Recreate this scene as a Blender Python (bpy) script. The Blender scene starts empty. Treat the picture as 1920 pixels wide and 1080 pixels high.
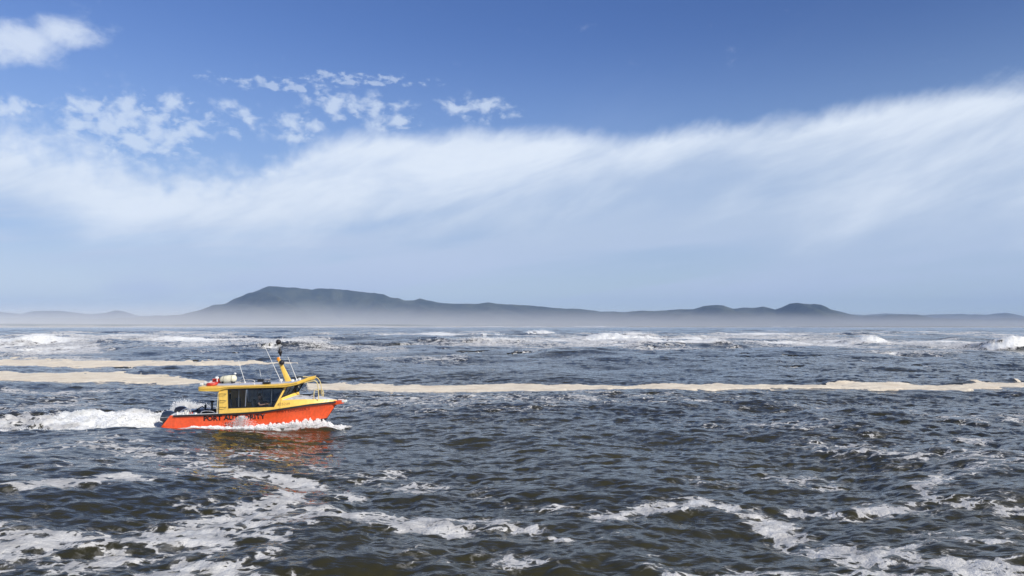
import bpy, bmesh, math, random
import numpy as np
from mathutils import Vector, Matrix
random.seed(7)
R = math.radians
SC = bpy.context.scene
COL = SC.collection

# ------------------------------------------------------------------ camera, light, sky, exposure
F = 1387.0                      # focal length in pixels of a 1920 px wide frame
HOR = 611.0                     # row of the true horizon
CAMZ = 5.1                      # eye height on the breakwater
PITCH = math.atan((HOR - 540) / F)
cam_d = bpy.data.cameras.new('camera')
cam = bpy.data.objects.new('camera', cam_d)
COL.objects.link(cam)
cam.location = (0, 0, CAMZ)
cam.rotation_euler = (math.pi / 2 + PITCH, 0, 0)
cam_d.sensor_width = 36
cam_d.lens = 36 * F / 1920
cam_d.clip_start = 0.1
cam_d.clip_end = 60000
SC.camera = cam

SUN_AZ, SUN_EL = 128.0, 36.0
sun_d = bpy.data.lights.new('sun', 'SUN')
sun_d.energy = 5.0
sun_d.angle = R(0.53)
sun_d.color = (1.0, 0.95, 0.86)
sun = bpy.data.objects.new('sun', sun_d)
COL.objects.link(sun)
sd = Vector((math.sin(R(SUN_AZ)) * math.cos(R(SUN_EL)), math.cos(R(SUN_AZ)) * math.cos(R(SUN_EL)), math.sin(R(SUN_EL))))
sun.rotation_euler = sd.to_track_quat('Z', 'Y').to_euler()
sun.location = (0, 0, 50)

SC.view_settings.view_transform = 'Standard'
SC.view_settings.look = 'None'
SC.view_settings.exposure = 0.0
SC.view_settings.gamma = 1.0
SC.view_settings.use_curve_mapping = False
SC.cycles.volume_step_rate = 1.0
SC.cycles.max_bounces = 8
SC.cycles.transparent_max_bounces = 12


class NG:
    """small helper for shader node maths"""
    def __init__(self, tree):
        self.t = tree
        tree.nodes.clear()

    def node(self, typ, **kw):
        n = self.t.nodes.new(typ)
        for k, v in kw.items():
            setattr(n, k, v)
        return n

    def put(self, sock, v):
        if hasattr(v, 'is_linked') or isinstance(v, bpy.types.NodeSocket):
            self.t.links.new(v, sock)
        elif v is not None:
            sock.default_value = v

    def m(self, op, a, b=None, c=None, clamp=False):
        n = self.node('ShaderNodeMath', operation=op, use_clamp=clamp)
        self.put(n.inputs[0], a)
        if b is not None: self.put(n.inputs[1], b)
        if c is not None: self.put(n.inputs[2], c)
        return n.outputs[0]

    def step(self, v, a, b, lo=0.0, hi=1.0):
        n = self.node('ShaderNodeMapRange', interpolation_type='SMOOTHSTEP')
        self.put(n.inputs[0], v); self.put(n.inputs[1], a); self.put(n.inputs[2], b)
        self.put(n.inputs[3], lo); self.put(n.inputs[4], hi)
        return n.outputs[0]

    def noise(self, vec, scale, detail=4, rough=0.55, dist=0.0, lac=2.0):
        n = self.node('ShaderNodeTexNoise')
        self.put(n.inputs['Vector'], vec)
        n.inputs['Scale'].default_value = scale
        n.inputs['Detail'].default_value = detail
        n.inputs['Roughness'].default_value = rough
        n.inputs['Lacunarity'].default_value = lac
        n.inputs['Distortion'].default_value = dist
        return n.outputs[0]

    def mapping(self, vec, scale=(1, 1, 1), rot=(0, 0, 0), loc=(0, 0, 0)):
        n = self.node('ShaderNodeMapping')
        self.put(n.inputs[0], vec)
        n.inputs['Location'].default_value = loc
        n.inputs['Rotation'].default_value = rot
        n.inputs['Scale'].default_value = scale
        return n.outputs[0]

    def mix(self, f, a, b, blend='MIX'):
        n = self.node('ShaderNodeMix', data_type='RGBA', blend_type=blend)
        self.put(n.inputs[0], f)
        for s, v in ((n.inputs[6], a), (n.inputs[7], b)):
            if isinstance(v, tuple) and len(v) == 3: v = (*v, 1)
            self.put(s, v)
        return n.outputs[2]

    def curve(self, v, pts):
        n = self.node('ShaderNodeFloatCurve')
        c = n.mapping.curves[0]
        n.mapping.use_clip = False
        while len(c.points) > 2:
            c.points.remove(c.points[1])
        c.points[0].location = pts[0]
        c.points[1].location = pts[-1]
        for p in pts[1:-1]:
            c.points.new(*p)
        n.mapping.update()
        self.put(n.inputs[1], v)
        return n.outputs[0]


def azel(px, py):
    """direction of a picture point as azimuth / elevation in degrees"""
    u = (px - 960) / F; w = (540 - py) / F
    d = Vector((u, math.cos(PITCH) - w * math.sin(PITCH), math.sin(PITCH) + w * math.cos(PITCH))).normalized()
    return math.degrees(math.atan2(d.x, d.y)), math.degrees(math.asin(d.z))


world = bpy.data.worlds.new('World')
SC.world = world
world.use_nodes = True
g = NG(world.node_tree)
sky = g.node('ShaderNodeTexSky', sky_type='NISHITA', sun_disc=False)
sky.sun_elevation = R(SUN_EL); sky.sun_rotation = R(SUN_AZ)
sky.altitude = 0; sky.air_density = 1.0; sky.dust_density = 0.35; sky.ozone_density = 3.0
tc = g.node('ShaderNodeTexCoord')
dvec = tc.outputs['Generated']
sx = g.node('ShaderNodeSeparateXYZ'); g.put(sx.inputs[0], dvec)
X_, Y_, Z_ = sx.outputs
az = g.m('DEGREES', g.m('ARCTAN2', X_, Y_))                 # -180..180, 0 = out to sea
el = g.m('DEGREES', g.m('ARCSINE', Z_))
az01 = g.m('ADD', g.m('DIVIDE', az, 360.0), 0.5)
# cloud sheet coordinates: the direction cut with a high flat layer
den = g.m('ADD', g.m('MAXIMUM', Z_, 0.0), 0.10)
cv = g.node('ShaderNodeCombineXYZ')
g.put(cv.inputs[0], g.m('DIVIDE', X_, den)); g.put(cv.inputs[1], g.m('DIVIDE', Y_, den))
cp = cv.outputs[0]


def crv(pts, lo, hi):
    """picture points -> float curve (az01 -> el/45), flat ends outside the view"""
    q = []
    for px, py in pts:
        a, e = azel(px, py)
        q.append((a / 360 + 0.5, e / 45))
    q = [(0.0, lo / 45), (q[0][0] - 0.12, lo / 45)] + q + [(q[-1][0] + 0.12, hi / 45), (1.0, hi / 45)]
    return g.m('MULTIPLY', g.curve(az01, q), 45.0)


top = crv([(0, 205), (90, 225), (200, 262), (330, 298), (470, 300), (540, 274), (640, 248), (800, 240), (1000, 238), (1200, 243),
           (1400, 222), (1600, 196), (1750, 166), (1860, 146), (1920, 140)], 14, 17)
bot = crv([(0, 395), (200, 418), (450, 458), (700, 470), (960, 500), (1200, 515), (1500, 525), (1920, 530)], 6, 4)
mid = crv([(0, 330), (200, 385), (450, 410), (700, 375), (960, 330), (1200, 310), (1500, 290), (1700, 300), (1920, 290)], 9, 12)
ae = g.node('ShaderNodeCombineXYZ'); g.put(ae.inputs[0], g.m('DIVIDE', az, 10.0)); g.put(ae.inputs[1], g.m('DIVIDE', el, 10.0))
ae = ae.outputs[0]
def fibre(angle, sx_, sy_, scale, detail, rough, dist, loc=(0, 0, 0)):
    """noise drawn out along a direction of the cloud sheet"""
    return g.noise(g.mapping(g.mapping(ae, rot=(0, 0, R(-angle))), scale=(sx_, sy_, 1), loc=loc), scale, detail, rough, dist)
# streaks run diagonally, rising to the right
streak = fibre(17, 0.28, 1.0, 2.3, 8, 0.55, 0.35)
broad = fibre(24, 0.45, 1.0, 0.9, 5, 0.55, 0.5, (5, 2, 0))
soft = g.noise(ae, 1.6, 8, 0.58, 0.3)
fine = fibre(40, 0.5, 1.0, 5.0, 8, 0.62, 0.3, (3, 1, 0))
lump = g.noise(g.mapping(ae, scale=(1, 1.25, 1), loc=(1.7, 0.4, 0)), 6.5, 5, 0.5, 0.2)
leftish = g.step(az, -10.0, -22.0)
wob = g.m('ADD', g.m('MULTIPLY', g.m('SUBTRACT', soft, 0.5), 2.2), g.m('MULTIPLY', g.m('SUBTRACT', fine, 0.5), 1.7))
wob = g.m('ADD', wob, g.m('MULTIPLY', g.m('MULTIPLY', leftish, g.m('SUBTRACT', lump, 0.5)), 4.6))
elw = g.m('ADD', el, wob)
topw = g.m('ADD', 1.5, g.m('MULTIPLY', leftish, 1.6))
tm = g.step(g.m('SUBTRACT', top, elw), -0.35, topw)
lowob = g.m('ADD', g.m('MULTIPLY', g.m('SUBTRACT', broad, 0.5), 6.0), g.m('MULTIPLY', g.m('SUBTRACT', streak, 0.5), 5.0))
bm_ = g.step(g.m('ADD', g.m('SUBTRACT', el, bot), lowob), -1.9, g.step(az, -18.0, 0.0, 2.2, 4.2))
thick = g.m('MULTIPLY', tm, bm_)
thick = g.m('MULTIPLY', thick, g.step(streak, 0.30, 0.60, 0.70, 1.0))
thick = g.m('MULTIPLY', thick, g.step(fine, 0.25, 0.55, 0.95, 1.0))
sh = g.m('ADD', g.m('SUBTRACT', el, mid), g.m('ADD', g.m('MULTIPLY', g.m('SUBTRACT', streak, 0.5), 12), g.m('MULTIPLY', g.m('SUBTRACT', broad, 0.5), 9)))
sh = g.m('ADD', sh, g.m('MULTIPLY', g.m('SUBTRACT', fine, 0.5), 1.4))
shade = g.step(sh, -5.5, 3.2)
ccol = g.mix(shade, (5.0, 6.15, 8.0), (8.2, 9.0, 10.1))
# low thin wisps near the horizon
w2 = g.noise(g.mapping(g.mapping(ae, rot=(0, 0, R(-7))), scale=(0.16, 1.2, 1), loc=(7, 2, 0)), 2.4, 6, 0.55, 0.3)
wisp = g.m('MULTIPLY', g.step(w2, 0.40, 0.60), g.m('MULTIPLY', g.step(el, 0.8, 3.0), g.step(el, 13.0, 6.0)))
wisp = g.m('MULTIPLY', wisp, 0.92)
# faint high veil at the upper right
w3 = fibre(28, 0.3, 1.0, 0.8, 5, 0.5, 0.2, (1, 6, 0))
veil = g.m('MULTIPLY', g.step(w3, 0.48, 0.72), g.m('MULTIPLY', g.step(az, -2.0, 12.0), 0.10))


def blob(px, py, ra, re):
    a, e = azel(px, py)
    da = g.m('DIVIDE', g.m('SUBTRACT', az, a), ra); de = g.m('DIVIDE', g.m('SUBTRACT', el, e), re)
    r2 = g.m('ADD', g.m('MULTIPLY', da, da), g.m('MULTIPLY', de, de))
    return g.m('EXPONENT', g.m('MULTIPLY', r2, -1.0))


pv = g.noise(g.mapping(ae, scale=(0.8, 1.15, 1), loc=(2.3, 0, 0)), 8.0, 5, 0.52, 0.2)
pvf = g.noise(g.mapping(ae, scale=(0.7, 1.2, 1), loc=(0, 3.1, 0)), 14.0, 4, 0.55, 0.15)
field = g.m('MULTIPLY', blob(250, 240, 5.2, 2.6), 1.15)
for b_ in ((660, 200, 5.0, 1.3, 1.0), (560, 235, 2.2, 1.6, 0.95), (740, 228, 2.5, 1.0, 1.05), (30, 205, 3.0, 0.8, 0.95), (900, 205, 4.0, 1.2, 0.9), (430, 225, 4, 1.4, 0.72), (330, 190, 7, .8, .7)):
    field = g.m('MAXIMUM', field, g.m('MULTIPLY', blob(*b_[:4]), b_[4]))
field2 = g.m('MAXIMUM', blob(520, 160, 6.5, 0.6), g.m('MULTIPLY', blob(680, 148, 7.0, 0.55), 1.0))
field2 = g.m('MAXIMUM', field2, g.m('MULTIPLY', field, 0.75))
puff = g.m('MULTIPLY', g.step(g.m('ADD', pv, g.m('MULTIPLY', field, 0.27)), 0.61, 0.86), g.step(field, 0.12, 0.6))
puff_s = g.m('MULTIPLY', g.m('MULTIPLY', g.step(g.m('ADD', pvf, g.m('MULTIPLY', field2, 0.27)), 0.655, 0.84), 0.66), g.step(field2, 0.15, 0.6))
puff = g.m('MAXIMUM', puff, puff_s)
pv2 = g.noise(g.mapping(ae, scale=(0.9, 1.2, 1), loc=(4, 4, 0)), 3.4, 8, 0.60, 0.25)
big = g.m('MAXIMUM', blob(125, 60, 2.6, 1.15), blob(15, 72, 3.4, 1.5))
bigc = g.m('MULTIPLY', g.step(g.m('ADD', g.m('MULTIPLY', big, 0.62), g.m('MULTIPLY', g.m('SUBTRACT', pv2, 0.5), 1.15)), 0.15, 0.68), 0.90)

# clear sky: the sky model, cooled a little, with pale air low down and towards the left, away from the sun
base = g.mix(1.0, sky.outputs[0], (0.63, 0.80, 1.22), 'MULTIPLY')
base = g.mix(g.step(az, 3.0, 40.0, 0.0, 0.85), base, g.mix(1.0, base, (0.84, 0.82, 0.80), 'MULTIPLY'))
hz = g.m('POWER', g.step(el, 25.0, 4.0), 1.3)
lf = g.step(az, 15.0, -45.0)
base = g.mix(g.m('MULTIPLY', hz, 0.92), base, g.mix(lf, (3.2, 4.8, 7.3), (4.0, 5.7, 8.1)))
hz2 = g.step(el, 8.5, 0.3)
base = g.mix(g.m('MULTIPLY', hz2, 0.95), base, g.mix(lf, (6.0, 7.2, 7.8), (8.6, 9.3, 9.2)))
base = g.mix(g.m('MULTIPLY', lf, 0.14), base, (2.6, 4.4, 8.6))
col = g.mix(veil, base, (5, 5.8, 8))
col = g.mix(wisp, col, (5.6, 6.6, 8.5))
col = g.mix(g.m('MULTIPLY', puff, 0.70), col, (7.2, 8.2, 9.7))
col = g.mix(bigc, col, (7.0, 7.9, 9.5))
col = g.mix(g.m('MULTIPLY', thick, 0.97), col, ccol)
bg = g.node('ShaderNodeBackground'); g.put(bg.inputs[0], col); bg.inputs[1].default_value = 0.10
wo = g.node('ShaderNodeOutputWorld'); g.put(wo.inputs[0], bg.outputs[0])
world.cycles.sampling_method = 'MANUAL'
world.cycles.sample_map_resolution = 512


# ------------------------------------------------------------------ helpers
def tag(o, label=None, cat=None, group=None, kind=None):
    if label: o['label'] = label
    if cat: o['category'] = cat
    if group: o['group'] = group
    if kind: o['kind'] = kind
    return o


def link(name, me, mat=None, parent=None):
    o = bpy.data.objects.new(name, me)
    COL.objects.link(o)
    if mat is not None: me.materials.append(mat)
    if parent is not None: o.parent = parent
    return o


def empty(name, loc=(0, 0, 0)):
    o = bpy.data.objects.new(name, None); COL.objects.link(o); o.location = loc
    o.empty_display_size = 0.3
    return o


def np_mesh(name, V, Q, smooth=True):
    me = bpy.data.meshes.new(name)
    n = Q.shape[1]
    me.vertices.add(len(V)); me.vertices.foreach_set('co', V.astype(np.float32).ravel())
    me.loops.add(Q.size); me.loops.foreach_set('vertex_index', Q.astype(np.int32).ravel())
    me.polygons.add(len(Q))
    me.polygons.foreach_set('loop_start', np.arange(0, Q.size, n, dtype=np.int32))
    me.polygons.foreach_set('loop_total', np.full(len(Q), n, dtype=np.int32))
    me.polygons.foreach_set('use_smooth', np.full(len(Q), smooth, dtype=bool))
    me.update(calc_edges=True)
    return me


def attr(me, name, vals):
    a = me.attributes.new(name, 'FLOAT', 'POINT')
    a.data.foreach_set('value', np.asarray(vals, np.float32).ravel())


def mat_new(name):
    m = bpy.data.materials.new(name); m.use_nodes = True
    g = NG(m.node_tree)
    out = g.node('ShaderNodeOutputMaterial')
    return m, g, out


def principled(g, out, **kw):
    p = g.node('ShaderNodeBsdfPrincipled')
    for k, v in kw.items():
        s = p.inputs[k.replace('_', ' ')]
        if isinstance(v, tuple) and len(v) == 3: v = (*v, 1)
        g.put(s, v)
    g.put(out.inputs[0], p.outputs[0])
    return p


# ------------------------------------------------------------------ wave fields
rng = np.random.default_rng(11)


def tile(N, L, lmin, lmax, wdir, iso, slope=4.0, seed=0):
    """periodic patch of sea: height and horizontal pull, rms height 1"""
    r = np.random.default_rng(seed)
    k1 = 2 * np.pi * np.fft.fftfreq(N, L / N)
    kx, ky = np.meshgrid(k1, k1, indexing='xy')
    k = np.hypot(kx, ky); k[0, 0] = 1
    lam = 2 * np.pi / k
    band = np.clip((lam / lmin - 0.8) / 0.4, 0, 1) * np.clip((lmax * 1.3 - lam) / (lmax * 0.5), 0, 1)
    c = (kx * math.cos(wdir) + ky * math.sin(wdir)) / k
    P = k ** (-slope) * band * (iso + (1 - iso) * np.abs(c) ** 4 * np.where(c > 0, 1, 0.25))
    P[0, 0] = 0
    H = np.sqrt(P) * (r.normal(size=(N, N)) + 1j * r.normal(size=(N, N)))
    h = np.fft.ifft2(H).real
    dx = np.fft.ifft2(-1j * kx / k * H).real; dy = np.fft.ifft2(-1j * ky / k * H).real
    s = h.std()
    return (h / s).astype(np.float32), (dx / s).astype(np.float32), (dy / s).astype(np.float32), L, N


def samp(arr, L, N, x, y, rot=0.0):
    c, s = math.cos(rot), math.sin(rot)
    u = ((x * c + y * s) / L * N) % N; v = ((-x * s + y * c) / L * N) % N
    i = np.floor(u).astype(np.int32); j = np.floor(v).astype(np.int32)
    fu = (u - i).astype(np.float32); fv = (v - j).astype(np.float32)
    i %= N; j %= N; i1 = (i + 1) % N; j1 = (j + 1) % N
    out = []
    for a in arr:
        out.append((a[j, i] * (1 - fu) + a[j, i1] * fu) * (1 - fv) + (a[j1, i] * (1 - fu) + a[j1, i1] * fu) * fv)
    return out


def sst(x, a, b):
    t = np.clip((x - a) / (b - a), 0, 1); return t * t * (3 - 2 * t)


T_swell = tile(512, 760.0, 22, 160, R(-82), 0.10, 4.2, 1)
T_big = tile(1024, 211.0, 6.0, 34, R(-75), 0.22, 4.4, 2)
T_mid = tile(1024, 61.0, 1.6, 8.0, R(-98), 0.24, 4.1, 3)
T_sml = tile(1024, 19.7, 0.24, 1.8, R(-85), 0.24, 3.6, 4)
T_tur = tile(512, 17.0, 0.15, 4.0, 0.0, 1.0, 3.2, 5)
T_low = tile(512, 390.0, 14, 200, R(90), 0.5, 3.0, 6)
T_lac = tile(512, 23.0, 0.3, 9.0, R(90), 0.6, 2.7, 8)


def wrot(t, x, y, rot):
    h, dx, dy = samp(t[:3], t[3], t[4], x, y, rot)
    c, s = math.cos(rot), math.sin(rot)
    return h, dx * c - dy * s, dx * s + dy * c


def ground(px, py, z=0.0):
    u = (px - 960) / F; w = (540 - py) / F
    dy = math.cos(PITCH) - w * math.sin(PITCH); dz = math.sin(PITCH) + w * math.cos(PITCH)
    t = (z - CAMZ) / dz
    return u * t, dy * t


# breakers: (x px, y px of foot, half length px, height m, face width m, tilt deg, foam 0..1, where foam: -1 left .. 1 right, 0 all)
BREAK = [
    (480, 655, 150, 1.55, 4.5, -3, 0.72, 0.25),
    (300, 641, 170, 1.1, 6.0, 2, 0.9, 0.3),
    (60, 649, 150, 1.1, 5.0, -2, 1.0, -0.1),
    (900, 648, 130, 1.6, 5.0, 3, 0.74, 0.35),
    (760, 650, 100, 1.2, 4.0, 1, 0.15, 0.0),
    (1160, 637, 60, 1.8, 6.0, 0, 1.0, 0.0),
    (925, 633, 40, 1.5, 6.0, 0, 0.9, 0.0),
    (1012, 628, 30, 2.2, 8.0, 0, 1.0, 0.0),
    (1195, 633, 45, 1.3, 7.0, 0, 0.8, 0.0),
    (1265, 636, 70, 1.9, 7.0, 2, 1.0, 0.0),
    (1285, 651, 110, 1.3, 6.0, 3, 0.85, 0.0),
    (1420, 648, 120, 0.9, 4.0, 0, 0.9, 0.2),
    (1635, 646, 40, 1.5, 3.6, 0, 1.0, 0.2),
    (1700, 636, 150, 0.9, 6.0, 0, 0.3, 0.0),
    (1925, 655, 58, 2.3, 4.6, -2, 1.0, 0.0),
    (1560, 630, 120, 1.2, 9.0, 0, 0.35, 0.0),
    (600, 633, 120, 1.0, 8.0, 0, 0.5, 0.0),
    (130, 632, 200, 1.1, 8.0, 0, 0.75, 0.0),
    (1060, 668, 90, 0.7, 4.0, 0, 0.1, 0.0),
]
SHIP = (-17.45, 38.4)          # stern of the boat on the water


def edge_near(X):              # outer edge of the white wash on the camera's side of the boat
    return np.interp(X, [-34, -26, -21, -18, -15.2, -13.5, -11, -9.3, -8.2], [33.2, 33.9, 34.6, 35.2, 36.1, 36.45, 36.7, 37.2, 38.0])


def edge_far(X):
    return np.interp(X, [-34, -27, -22, -18, -16, -14, -9], [43.0, 42.0, 41.6, 41.3, 41.0, 40.4, 38.8])


def sea(x, y):
    """displaced surface and foam cover at flat positions x, y"""
    r = np.hypot(x, y)
    Z = CAMZ
    yy = np.maximum(y, 3.0)
    wv = -Z / yy                                  # slope of the sight line to the flat surface
    tp = math.tan(PITCH)
    w = (wv - tp) / (1 + wv * tp)
    v = 540 - F * w
    u = 960 + F * (x / yy) * (math.cos(PITCH) - w * math.sin(PITCH))
    bandm = np.zeros_like(x)
    for tp_, bt_ in BANDS:
        yt = np.interp(u, [q[0] for q in tp_], [q[1] for q in tp_]); yb = np.interp(u, [q[0] for q in bt_], [q[1] for q in bt_])
        ins = (u > tp_[0][0]) & (u < tp_[-1][0]) & (y > 3)
        bandm = np.maximum(bandm, ins * sst(v, yt - 1.5, yt + 1.0) * sst(v, yb + 8, yb - 1.0))
    h = np.zeros_like(x); dx = np.zeros_like(x); dy = np.zeros_like(x)
    low, _, _ = wrot(T_low, x, y, 0.3)
    gust = 1 + 0.22 * low
    far = sst(r, 70, 260)
    deep = sst(r, 2400, 900)
    for t, rot, amp, lod in ((T_swell, 0.0, (0.10 + 0.42 * far) * (0.35 + 0.65 * deep), 1),
                             (T_big, 0.15, 0.20 * (1 - 0.78 * bandm) * sst(r, 1600, 500) * (1 + 0.5 * far), 1),
                             (T_mid, -0.1, 0.054 * gust * (1 + 0.45 * far) * (1 - 0.5 * bandm), sst(r, 900, 300)),
                             (T_sml, 0.2, 0.027 * gust * (1 - 0.75 * bandm), sst(r, 330, 110))):
        a, b, c = wrot(t, x, y, rot)
        k = amp * lod
        h += a * k; dx += b * k * 0.9; dy += c * k * 0.9
    foam = np.zeros_like(x)
    n1 = samp(T_tur[:1], T_tur[3], T_tur[4], x, y, 0.5)[0]
    # breakers ------------------------------------------------
    for (px, py, hl, bh, wd, tilt, fo, side) in BREAK:
        cx, cy = ground(px, py)
        D = cy
        a = hl / F * D
        cy2 = cy + wd * 1.1
        sel = (np.abs(x - cx) < a * 1.6) & (np.abs(y - cy2) < wd * 14 + 10)
        if not sel.any(): continue
        X = x[sel] - cx; Y = y[sel] - cy2
        tt = math.tan(R(tilt)) * 1.0
        wig = samp(T_low[:1], T_low[3], T_low[4], x[sel] * 3.1, x[sel] * 0 + cy * 1.7, 0.1)[0]
        Y = Y - X * tt - wig * wd * 0.22
        lumps = samp(T_tur[:1], T_tur[3], T_tur[4], x[sel] * 0.22 + cy, y[sel] * 0.22, 0.0)[0]
        along = np.exp(-np.abs(X / a) ** 3.2 * 1.1) * (1 + 0.22 * wig)
        prof = np.where(Y < 0, np.exp(-(Y / wd) ** 2 * 1.3), np.exp(-(Y / (wd * 2.4)) ** 2))
        hh = bh * along * prof
        front = -wd * (0.48 + 0.75 * max(0, (fo - 0.6) / 0.4))
        fs = np.clip(1 - np.abs(X / a - side * 1.0) ** 2 * (0.9 if side else 0.2), 0, 1)
        crest = sst(Y, front - wd * 0.3 * lumps, front + wd * 0.45) * np.exp(-np.clip(Y, 0, None) / (wd * 2.6))
        fc = fo * sst(along, 0.15, 0.55) * fs * crest
        hh = hh + fc * lumps * 0.20 * min(bh, 1.6)
        h[sel] += hh
        foam[sel] = np.maximum(foam[sel], fc * 1.25)
        dy[sel] -= 0.35 * hh * np.exp(-(Y / wd) ** 2)
    # wake of the boat ---------------------------------------
    sel = (x > -42) & (x < -6) & (y > 28) & (y < 50)
    X, Y = x[sel], y[sel]
    en, ef = edge_near(X), edge_far(X)
    lum = n1[sel]; low2 = samp(T_lac[:1], T_lac[3], T_lac[4], X, Y, 0.0)[0]
    inside = sst(Y, en - 0.15 + low2 * 0.18, en + 0.25 + low2 * 0.18) * sst(Y, ef + 0.8, ef - 0.3) * sst(X, -8.0, -8.7)
    fresh = np.exp(-np.clip(-17.0 - X, 0, None) / 10.0)
    ridge = np.exp(-((Y - en + 0.05) / 0.55) ** 2) * 0.08 * sst(X, -8.4, -10.2) * (0.45 + 0.55 * fresh)
    ridge2 = np.exp(-((Y - ef + 0.3) / 0.75) ** 2) * 0.14 * sst(X, -12.0, -17.0) * (0.4 + 0.6 * fresh)
    tail = sst(X, -17.4, -18.4)
    mound = 0.27 * np.exp(-((X + 19.6) / 1.5) ** 2) * np.exp(-((Y - 38.9) / 1.35) ** 2) + \
            0.18 * np.exp(-((X + 22.6) / 2.4) ** 2) * np.exp(-((Y - 38.7) / 1.5) ** 2) + \
            0.06 * np.exp(-((X + 27.5) / 4.0) ** 2) * np.exp(-((Y - 38.6) / 2.0) ** 2)
    curl = 0.42 * np.exp(-((Y - 41.1 + (X + 17.5) * 0.22) / 0.45) ** 2) * np.exp(-((X + 17.6) / 1.7) ** 2)
    bow = 0.34 * np.exp(-((Y - 37.25) / 0.33) ** 2) * sst(X, -8.4, -9.8) * sst(X, -15.0, -11.0)
    rough = inside * (0.06 + 0.055 * tail * fresh)
    calm = sst(X, -19.0, -17.5) * sst(X, -7.5, -8.6) * sst(Y, 34.6, 36.2) * sst(Y, 42.0, 40.0)
    hull = sst(X, -17.9, -17.0) * sst(X, -8.6, -10.5) * np.exp(-((Y - 38.4) / 1.35) ** 4)
    h[sel] = (h[sel] * (1 - 0.35 * inside) * (1 - 0.66 * calm) - 0.12 * calm) * (1 - 0.8 * hull) + ridge + ridge2 + mound + curl + bow * (1 - hull) + rough * lum - 0.28 * hull
    core = np.exp(-((Y - 38.6) / (1.9 + 0.05 * np.abs(X + 17))) ** 4) * tail * np.exp(-np.clip(-19 - X, 0, None) / 30.0)
    nearband = np.exp(-((Y - en - 0.45) / 0.85) ** 2) * (0.55 + 0.5 * fresh)
    fw = inside * np.clip(0.33 + 0.95 * core * np.exp(-np.clip(-20 - X, 0, None) / 5.0) + 0.66 * nearband + 0.30 * fresh * tail + 0.16 * low2 + 0.05 * lum, 0, 1.3)
    fw = fw + 0.5 * np.exp(-((Y - en - 0.55) / 0.7) ** 2) * sst(X, -12.6, -14.6) * sst(X, -25.0, -18.0) * inside
    fw = np.maximum(fw, np.clip(curl * 2.2 + mound * 1.5, 0, 1.2))
    foam[sel] = np.maximum(foam[sel], fw)
    # painted-by-nature foam streaks on the open water --------
    front = y > 3
    st = np.zeros_like(x)
    lac = samp(T_lac[:1], T_lac[3], T_lac[4], x, y, 0.2)[0]
    s1 = front & (v < 1250) & (v > 618) & (u > -900) & (u < 2800)
    U = u[s1] + 16 * low[s1]; V = v[s1]
    acc = np.zeros_like(U)
    for amp, wd, pts in STREAKS:
        for (x0, y0), (x1, y1) in zip(pts[:-1], pts[1:]):
            ex, ey = (x1 - x0) * 0.4, y1 - y0
            qx, qy = (U - x0) * 0.4, V - y0
            t = np.clip((qx * ex + qy * ey) / (ex * ex + ey * ey + 1e-6), 0, 1)
            d2 = (qx - t * ex) ** 2 + (qy - t * ey) ** 2
            acc = np.maximum(acc, amp * 1.06 * np.exp(-d2 / (wd * wd * 2.9)))
    st[s1] = acc
    st = np.where(v > 700, np.minimum(st, 0.76), st)
    foam = np.maximum(foam, st * (0.92 + 0.13 * lac))
    # background scatter of scraps, more in the surf zone
    lw = samp(T_low[:1], T_low[3], T_low[4], x * 1.7 + 50, y * 1.7, 0.9)[0]
    sc = 0.195 + 0.12 * low + 0.09 * lw
    zone = sst(y, 120, 165) * sst(y, 900, 420)
    scz = 0.30 + 0.16 * lw + 0.10 * low
    foam = np.maximum(foam, sc * sst(r, 160, 40) * 1.0)
    foam = np.maximum(foam, zone * (scz * 1.60 - 0.04 + 0.12 * n1))
    return h, dx, dy, foam, u, v


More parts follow.
